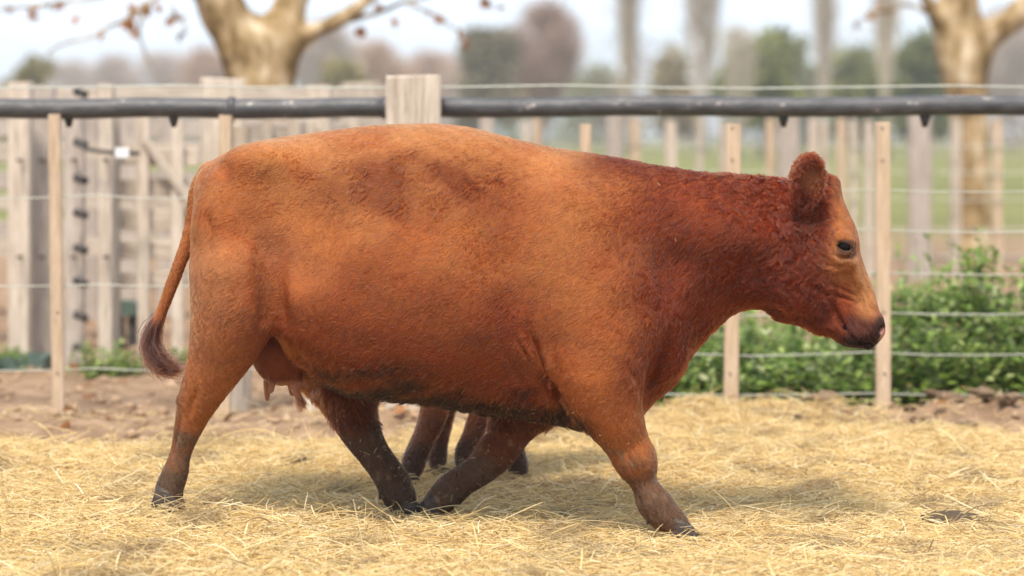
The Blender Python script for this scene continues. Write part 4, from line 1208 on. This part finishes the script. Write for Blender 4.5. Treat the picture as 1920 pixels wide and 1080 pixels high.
# ------------------------------------------------------------------ the second wire fence, farther back on the right
YB = 14.6
bf = empty("wire_fence", (0, YB, 0)); tag(bf, "farther wire fence of pale battens and thick grey posts, behind the weeds", "fence")
for xa, xb in ((1138, 1167), (1458, 1498), (1704, 1746), (900, 925), (1990, 2030)):
    under(px_up("post", xa, xb, 208, YB - .08, grey_wood, bf, t=.2))
for xa, xb, top in ((978, 992, 226), (999, 1014, 222), (1181, 1200, 222), (1248, 1268, 226), (1306, 1318, 224), (1350, 1362, 228), (1437, 1452, 222), (1516, 1534, 222), (1538, 1552, 226), (1569, 1586, 222), (1594, 1607, 224), (1620, 1638, 226), (1782, 1801, 220), (1863, 1879, 222), (1925, 1942, 222)):
    under(px_up("batten", xa, xb, top, YB + random.choice((0, .06, -.04)), new_wood if xa % 2 else pale_wood, bf, t=.06, rough=.02))
for py in (272, 322, 372, 428, 478): wire("wire", xp(800, YB), xp(2400, YB), YB - .05, zp(py, YB), bf, .006)
# ------------------------------------------------------------------ weeds behind the fence on the right
def weed_height(x):
    return np.interp(x, [.2, .75, 1.2, 1.8, 2.3, 2.8, 3.6], [.10, .32, .38, .41, .48, .54, .50])
GREENS = np.array([(.15, .23, .04), (.22, .31, .065), (.30, .37, .11), (.10, .17, .035), (.38, .43, .18), (.44, .46, .25)])
def stems_leaves(xy, h, per, size, lean=.12):
    """upright stems with leaves spiralling up them; returns leaf data and stem strands"""
    n = len(xy); k = 6
    st = np.zeros((n, k, 3)); ln = rng.normal(0, lean, (n, 2))
    z0 = ground_z(xy[:, 0], xy[:, 1])
    for i in range(k):
        t = i / (k - 1); st[:, i, :2] = xy + ln * (h * t ** 1.4)[:, None]; st[:, i, 2] = z0 + h * t
    m = n * per
    s = np.repeat(np.arange(n), per); t = rng.uniform(.08, 1, m)
    c = np.stack([np.interp(t, [0, 1], [0, 1])] * 3, 1)
    i0 = np.minimum((t * (k - 1)).astype(int), k - 2); f_ = (t * (k - 1) - i0)[:, None]
    c = st[s, i0] * (1 - f_) + st[s, i0 + 1] * f_
    a = rng.uniform(0, 6.283, m); up = .25 + .9 * t ** 2 + rng.normal(0, .25, m)
    d = np.stack([np.cos(a), np.sin(a), up], 1)
    nm = np.stack([-np.cos(a) * up, -np.sin(a) * up, np.ones(m)], 1) + rng.normal(0, .25, (m, 3))
    sz = size * rng.uniform(.55, 1.25, m) * (1.15 - .6 * t)
    col = GREENS[rng.choice(6, m, p=[.22, .27, .22, .12, .10, .07])] * rng.uniform(.55, 1.6, (m, 1))
    yl = rng.uniform(0, 1, m) < .035; col[yl] = (.34, .30, .12)
    return leaf_cloud(c, d, nm, sz, .52, col, .10), st
n = 1150
wx = rng.uniform(.35, 3.7, n); wy = 3.32 + rng.beta(1.1, 2.0, n) * 2.6
P0 = np.stack([wx, wy, 0 * wx], 1)
hh = weed_height(wx) * (1 + .34 * wnoise(P0, .45, 91)) * rng.uniform(.5, 1.15, n) * np.where(rng.uniform(0, 1, n) < .07, 1.4, 1) * (.75 + .25 * sstep(3.3, 3.8, wy))
data, st = stems_leaves(np.stack([wx, wy], 1), hh, 17, .092)
weeds = tag(leaf_obj("weed_bed", data), "dense bed of leafy green weeds behind the fence on the right", "weeds", kind="stuff")
tag(strands("weed_stems", st, np.repeat(np.array([.003, .003, .0026, .0022, .0016, .001])[None], n, 0), np.tile(np.array((.10, .15, .05)), (n, 1)), leaf_m, weeds), kind="stuff")
for px, ytop, Y, lab in ((1826, 424, 4.2, "tallest spire of weed rising above the weed bed, left of the right-hand edge"), (1800, 488, 4.1, "bushy tall weed just left of the tallest weed spire"),
                         (1690, 500, 4.3, "upright weed just right of the batten by the cow's muzzle"), (1733, 492, 4.6, "thin upright weed in front of the thick grey post"),
                         (1870, 530, 4.2, "broad leafy weed right of the tallest weed spire"), (1756, 520, 4.9, "slender weed between the thick grey post and the tallest weed"),
                         (1905, 545, 4.0, "leafy weed at the right-hand edge"), (1345, 592, 4.1, "leafy weed under the cow's throat beside the batten"), (1620, 545, 4.4, "leafy weed left of the batten, below the cow's cheek")):
    p = at(px, ytop, Y); z = p[2]
    o = empty("weed_plant", (p[0], Y, 0)); tag(o, lab, "weed", "tall weeds")
    q = 15; xy = np.stack([p[0] + rng.normal(0, .05, q), Y + rng.normal(0, .05, q)], 1)
    d_, s_ = stems_leaves(xy, np.array([z] + [z * rng.uniform(.5, .92) for _ in range(q - 1)]), 36, .10, .08)
    under(leaf_obj("leaves", d_, o)); under(strands("stem", s_, np.repeat(np.array([.005, .005, .004, .003, .002, .001])[None], q, 0), np.tile(np.array((.10, .15, .05)), (q, 1)), leaf_m, o))
# scattered green tufts on the left, at the foot of the corral
for i, (px, py, lab) in enumerate(((175, 690, "green tuft of weeds at the foot of the pegged corral post"), (232, 685, "green tuft of weeds right of the narrow pale corral post"), (330, 700, "small green tuft below the tail"), (20, 430 + 260, "grass tuft at the left edge near the green trough"))):
    Y = 5.2 + .15 * i; p = at(px, 690, Y); q = 26
    xy = np.stack([p[0] + rng.normal(0, .07, q), Y + rng.normal(0, .07, q)], 1)
    d_, s_ = stems_leaves(xy, rng.uniform(.06, .20, q) * (.7 if i else 1.2), 9, .06, .3)
    o = empty("weed_tuft", (p[0], Y, 0)); tag(o, lab, "weed", "green tufts along the corral"); under(leaf_obj("leaves", d_, o))
    under(strands("stem", s_, np.repeat(np.array([.003, .003, .0026, .0022, .0016, .001])[None], q, 0), np.tile(np.array((.10, .15, .05)), (q, 1)), leaf_m, o))

# ------------------------------------------------------------------ the two plane trees
bark_m = noise_mat("mottled_plane_bark", [(.09, .056, .022), (.22, .145, .064), (.38, .27, .145), (.62, .51, .36)], scale=4.2, detail=6, rough=.9, bump=.6, bscale=10, stretch=(1.3, 1.3, .55), spec=.1, pos=[.3, .43, .54, .66])
def plane_tree(lab, Y, limbs, twigs, nleaf, tw_spots, seed):
    r = np.random.default_rng(seed)
    allp = [at(a, b, Y) for l in limbs for a, b, *_ in l]
    lo = np.min(allp, 0) - .8; hi = np.max(allp, 0) + .8; lo[1] = Y - 1.2; hi[1] = Y + 1.2; lo[2] = -.2
    f = Field(lo, hi, .045)
    for l in limbs:
        pts = [at(q[0], q[1], Y) + np.array((0, q[3] if len(q) > 3 else 0, 0)) for q in l]; rad = [q[2] * (Y + CD) / FPX for q in l]
        f.chain(pts, rad, .12)
    V, Q = f.mesh(); V, Q = keep_largest(V, Q); V = smooth(V, Q, 6, .5)
    N = vnormals(V, Q); V = V + N * (.012 * wnoise(V, .45, seed) + .008 * wnoise(V, .16, seed + 1))[:, None]
    base = at(limbs[0][0][0], 0, Y)
    o = empty("plane_tree", (base[0], Y, 0)); tag(o, lab, "tree")
    under(link("trunk", mesh_np("trunk", V, Q), bark_m, o))
    tw_m = bark_m
    leaf_pts = []
    for t in twigs:
        pts = [at(a, b, Y + dy) for a, b, rr, dy in t]
        C_ = []
        for i in range(len(pts) - 1):
            for s in (0, .5): C_.append(pts[i] * (1 - s) + pts[i + 1] * s + r.normal(0, .012, 3))
        C_.append(pts[-1]); rs = list(np.interp(np.linspace(0, 1, len(C_)), np.linspace(0, 1, len(t)), [q[2] * (Y + CD) / FPX for q in t]))
        under(tube("twig", C_, rs, tw_m, o, 6)); leaf_pts += C_[1:]
    spots = [at(a, b, Y + r.uniform(-.3, .3)) for a, b in tw_spots]
    for q in spots:
        m = 1; dd = r.normal(0, 1, (m, 3)); dd[:, 2] = -abs(dd[:, 2]) - .6
        cc = np.array([(.34, .14, .05), (.26, .12, .06), (.42, .20, .08)])[r.integers(0, 3, m)]
        under(leaf_obj("leaf", leaf_cloud(q[None] + 0, dd, r.normal(0, 1, (m, 3)), r.uniform(.09, .15, m), .8, cc, .25), o))
    # upper crown: bare branches and twigs out of the frame
    top = [at(l[-1][0], l[-1][1], Y) for l in limbs[1:]]
    B = []
    for c in top:
        for j in range(7):
            d = np.array((r.normal(0, .6), r.normal(0, .6), r.uniform(.5, 1.2))); ln = r.uniform(1.5, 3.2)
            p = c.copy(); pts = [p]
            for k in range(5):
                p = p + d * ln / 5 + r.normal(0, .07, 3); pts.append(p)
            B.append(pts)
    B = np.array(B); Rb = np.linspace(.06, .012, 6)[None].repeat(len(B), 0)
    under(strands("branches", B, Rb, np.tile((.25, .18, .10), (len(B), 1)), attr_mat("branch_bark", rough=.9, spec=.1), o))
    return o
plane_tree("big mottled plane tree with forking limbs, behind the corral at the upper left", 12.0,
    [[(488, 560, 92), (488, 420, 76), (487, 280, 68), (488, 180, 62), (488, 120, 58), (487, 90, 55)],
     [(470, 130, 48), (450, 75, 46, -.05), (422, 20, 46, -.1), (392, -40, 42, -.15), (350, -110, 36, -.3), (300, -220, 28, -.5)],
     [(505, 120, 44), (525, 60, 38, .05), (545, 5, 33, .1), (556, -60, 30, .2), (580, -180, 24, .3)],
     [(515, 120, 30), (555, 82, 21), (600, 56, 17), (650, 30, 16), (700, -12, 15), (760, -80, 13)]],
    [[(640, 36, 6, 0), (700, 26, 5, .1), (760, 6, 4, .1), (830, -12, 3, .2)], [(760, 6, 4, .1), (800, 22, 2.5, .2), (850, 45, 2, .2), (872, 66, 1.5, .2)],
     [(420, -40, 8, -.2), (330, -30, 6, -.4), (270, 15, 4, -.5), (200, 55, 3, -.5), (130, 80, 2.5, -.5), (90, 100, 2, -.5)], [(270, 15, 4, -.5), (262, 60, 2.5, -.5), (275, 112, 2, -.5), (290, 116, 1.5, -.5)],
     [(330, -30, 4, -.4), (210, -10, 3, -.4), (100, 8, 3, -.4), (20, 18, 2.5, -.4), (-60, 30, 2, -.4)], [(318, 0, 3, -.3), (335, 35, 2.5, -.3), (350, 62, 2, -.3)]],
    0, [(8, 8), (30, 14), (52, 20), (60, 6), (85, 4), (108, 2), (154, 28), (200, 62), (238, 8), (246, 20), (256, 14), (250, 30), (262, 52), (240, 38), (320, 22), (330, 34), (350, 62), (268, 2), (290, 6), (733, 32), (683, 48), (800, 18), (818, 25), (835, 30), (870, 62), (862, 50), (700, 8), (936, 8), (900, -2)], 301)
plane_tree("pale plane tree trunk rising behind the farther fence at the right", 16.5,
    [[(1826, 530, 46), (1826, 440, 37), (1824, 320, 34), (1818, 220, 36), (1810, 150, 40), (1806, 110, 42)],
     [(1798, 120, 26), (1776, 75, 20), (1750, 30, 15, -.1), (1722, -20, 12, -.2), (1690, -90, 10, -.3)],
     [(1802, 110, 40), (1800, 50, 40), (1796, -20, 38), (1785, -120, 32)],
     [(1822, 110, 30), (1850, 72, 27), (1885, 45, 26), (1930, 8, 24), (1990, -60, 20)]],
    [[(1740, 20, 5, 0), (1690, 12, 4, .1), (1640, 20, 3, .1), (1610, 40, 2, .1)]], 0, [(1625, 18), (1608, 34), (1640, 8), (1668, 14)], 302)

# ------------------------------------------------------------------ far trees along the field's edge
crown_m = attr_mat("far_foliage", rough=.7, spec=.2, transl=.25)
twig_m = attr_mat("far_twigs", rough=.9, spec=.1)
def far_tree(px, ytop, wpx, Y, kind, lab, dens=1.0, col=None, seed=0):
    r = np.random.default_rng(900 + seed)
    D = Y + CD; s = D / FPX
    b = at(px, 0, Y); H = at(px, ytop, Y)[2]; Wd = wpx * s
    o = empty("far_tree" if kind != "poplar" else "poplar_tree", (b[0], Y, 0)); tag(o, lab, "tree", "trees beyond the field")
    tr = (.012 * H + .10) * (.5 if kind == 'poplar' else 1)
    under(tube("trunk", [(b[0] + r.normal(0, .05), Y, H * t) for t in (-.02, .2, .4, .6, .8)], [tr, tr * .85, tr * .7, tr * .5, tr * .3], twig_solid, o, 8))
    if kind in ("leafy",):
        nb = 16; n = int(2600 * dens)
        cz = r.uniform(.22, .88, nb) * H; cr = (.32 + .3 * np.sin(np.pi * np.clip(cz / H, 0, 1))) * Wd * r.uniform(.7, 1.1, nb)
        cx = b[0] + r.normal(0, .30, nb) * Wd; cy = Y + r.normal(0, .30, nb) * Wd
        j = r.integers(0, nb, n); d = r.normal(0, 1, (n, 3)); d /= np.linalg.norm(d, axis=1)[:, None]
        c = np.stack([cx[j], cy[j], cz[j]], 1) + d * (cr[j] * r.uniform(.3, 1, n) ** .5)[:, None] * np.array((1, 1, .85))
        c[:, 2] = np.minimum(c[:, 2], H * 1.02)
        cc = np.array(col)[None] * r.uniform(.55, 1.4, (n, 1)) * (1 + .25 * (r.uniform(0, 1, nb)[j] - .5))[:, None]
        under(leaf_obj("crown", leaf_cloud(c, d + r.normal(0, .5, (n, 3)), r.normal(0, 1, (n, 3)), r.uniform(.35, .8, n) * (H / 9) ** .5, .7, cc), o, crown_m))
    else:
        n1 = int((90 if kind == "bare" else 45) * dens); n2 = int((2600 if kind == 'bare' else 650) * dens); k = 5
        t0 = r.uniform(.12, .92, n1); ln = (H - t0 * H) * r.uniform(.6, 1.05, n1) * (.8 if kind == "bare" else 1) + .15 * H
        a = r.uniform(0, 6.283, n1); out = (.45 if kind == "bare" else .12) * Wd / max(ln.mean(), .1)
        B = np.zeros((n1, k, 3))
        for i in range(k):
            t = i / (k - 1); rad = Wd * (.9 if kind == "bare" else .8) * r.uniform(.85, 1.15, n1) * t ** (.7 if kind == "bare" else .5) * np.minimum(1, (1.1 - t0) * 1.6)
            B[:, i] = np.stack([b[0] + np.cos(a) * rad, Y + np.sin(a) * rad, np.minimum(t0 * H + ln * t * (.75 if kind == "bare" else .9), H)], 1)
        Rb = np.linspace(.07, .02, k)[None].repeat(n1, 0) * (H / 10)
        j = r.integers(0, n1, n2); t = r.uniform(.25, 1, n2) * (k - 1); i0 = np.minimum(t.astype(int), k - 2); f_ = (t - i0)[:, None]
        c = B[j, i0] * (1 - f_) + B[j, i0 + 1] * f_
        T = np.zeros((n2, 4, 3)); d = r.normal(0, .5, (n2, 3)); d[:, 2] = np.abs(d[:, 2]) + .5; L2 = r.uniform(.5, 1.5, n2) * (H / 10)
        for i in range(4): T[:, i] = c + d * (L2 * i / 3)[:, None] + r.normal(0, .05, (n2, 3)) * i
        cc = np.array(col if col is not None else (.30, .23, .18))
        under(strands("branches", B, Rb, cc[None] * r.uniform(.8, 1.2, (n1, 1)), twig_m, o))
        under(strands("crown", T, np.array([.022, .018, .014, .006])[None].repeat(n2, 0) * (H / 10), cc[None] * r.uniform(.75, 1.3, (n2, 1)), twig_m, o))
twig_solid = noise_mat("far_trunk_bark", [(.22, .17, .13), (.36, .29, .23)], scale=2, rough=.9)
GR, OL, BR, GY = (.15, .155, .045), (.22, .18, .07), (.28, .185, .125), (.29, .235, .20)
FT = [(58, 98, 34, 150, "leafy", OL, "olive green shrub-like tree low at the far left of the treeline"), (215, 118, 40, 300, "bare", GY, "faint grey bare tree between the left edge and the big plane tree"),
      (300, 112, 55, 290, "bare", GY, "wide grey bare tree left of the big plane tree"), (385, 106, 45, 280, "bare", BR, "grey-brown bare tree touching the left side of the plane trunk"),
      (610, 62, 60, 200, "bare", GY, "tall grey bare tree just right of the big plane tree"), (640, 112, 42, 150, "leafy", OL, "low olive tree right of the big plane tree"),
      (700, 96, 50, 240, "bare", BR, "brown bare tree left of the wide fence post"), (812, 112, 60, 260, "bare", BR, "low brown bare tree right of the wide fence post"),
      (912, 38, 46, 170, "leafy", (.17, .145, .085), "brownish olive tree left of the dark bare tree over the cow's back"), (1020, 28, 58, 180, "bare", (.22, .145, .11), "dense dark reddish bare tree above the cow's withers"),
      (1178, -60, 26, 150, "poplar", (.36, .29, .22), "tall pale poplar above the cow's shoulder, leftmost of the poplars"), (1262, 78, 34, 190, "leafy", (.24, .19, .10), "tan leafy tree above the cow's neck"),
      (1318, -70, 44, 170, "poplar", (.38, .31, .25), "tall wide poplar above the cow's neck, second of the poplars"), (1432, 40, 62, 140, "leafy", GR, "broad dark green tree above the cow's ear"),
      (1385, 70, 40, 130, "poplar", (.40, .34, .26), "pale leaning poplar in front of the broad green tree"), (1545, -40, 24, 160, "poplar", (.40, .33, .26), "thin pale poplar right of the broad green tree"),
      (1606, 92, 52, 170, "leafy", GR, "rounded green tree right of the cow's ear"), (1662, -60, 30, 120, "poplar", (.42, .35, .27), "tall poplar left of the right-hand plane tree"),
      (1728, 46, 46, 150, "leafy", (.11, .12, .038), "dark green tree behind the left limb of the right-hand plane tree"), (1895, 40, 70, 220, "bare", GY, "grey bare tree at the right-hand edge"),
      (1120, 128, 60, 260, "leafy", (.20, .18, .10), "low olive hedge tree above the cow's withers"), (1500, 120, 60, 240, "leafy", (.14, .14, .06), "low green hedge tree right of the cow's ear"), (760, 128, 60, 300, "bare", GY, "faint grey bare tree behind the wide fence post"),
      (960, 110, 60, 280, "bare", BR, "low brown bare tree between the olive tree and the dark bare tree"), (130, 128, 50, 320, "bare", GY, "faint low grey tree at the far left")]
for i, (px, yt, w, Y, kd, cl_, lab) in enumerate(FT): far_tree(px, yt, w * (1.35 if kd != 'poplar' else 1), Y, kd, lab, 1.0 if kd != "bare" else 1.3, tuple(q * {'leafy': 1.5, 'bare': 1.6}.get(kd, 1.15) for q in cl_), i)  # bare crowns lightened: part of the haze is painted into their colour
# the hedge-like undergrowth that closes the field
def undergrowth():
    n = 26000
    x = rng.uniform(-130, 130, n); y = rng.uniform(235, 275, n); h = (4.6 + 3.6 * sstep(-20, 0, x)) * (1 + .45 * wnoise(np.stack([x, y, 0 * x], 1), 22, 95) + .2 * wnoise(np.stack([x, y, 0 * x], 1), 7, 97))
    c = np.stack([x, y, rng.uniform(0, 1, n) * h.clip(1, 13)], 1); d = rng.normal(0, 1, (n, 3))
    pal = np.array([(.34, .27, .19), (.25, .24, .12), (.38, .29, .23), (.20, .21, .09)])
    cc = pal[((wnoise(c, 25, 96) + 1) * 2).astype(int).clip(0, 3)] * rng.uniform(.7, 1.3, (n, 1))
    return leaf_cloud(c, d, rng.normal(0, 1, (n, 3)), rng.uniform(.5, 1.1, n), .4, cc)
tag(leaf_obj("undergrowth", undergrowth(), None, crown_m), "low brown and green undergrowth along the far edge of the field", "hedge", kind="stuff")

# ------------------------------------------------------------------ the hazy air over the field
def haze_box():
    lo = (-820, -60, -1.6); hi = (820, 1120, 24)
    V = [(x, y, z) for x in (lo[0], hi[0]) for y in (lo[1], hi[1]) for z in (lo[2], hi[2])]
    F = [(0, 1, 3, 2), (4, 6, 7, 5), (0, 4, 5, 1), (2, 3, 7, 6), (0, 2, 6, 4), (1, 5, 7, 3)]
    me = bpy.data.meshes.new("haze"); me.from_pydata(V, [], F); me.update()
    m = bpy.data.materials.new("haze_air"); m.use_nodes = True; nt = m.node_tree
    nt.nodes.remove(nt.nodes["Principled BSDF"])
    v = nt.nodes.new("ShaderNodeVolumePrincipled"); v.inputs["Color"].default_value = (1.0, .96, .90, 1); v.inputs["Density"].default_value = HAZE; v.inputs["Anisotropy"].default_value = .3
    nt.links.new(v.outputs[0], nt.nodes["Material Output"].inputs["Volume"])
    o = link("haze", me, m); tag(o, kind="stuff"); o["label"] = "thin pale haze hanging over the field and far trees"
HAZE = .0008
haze_box()
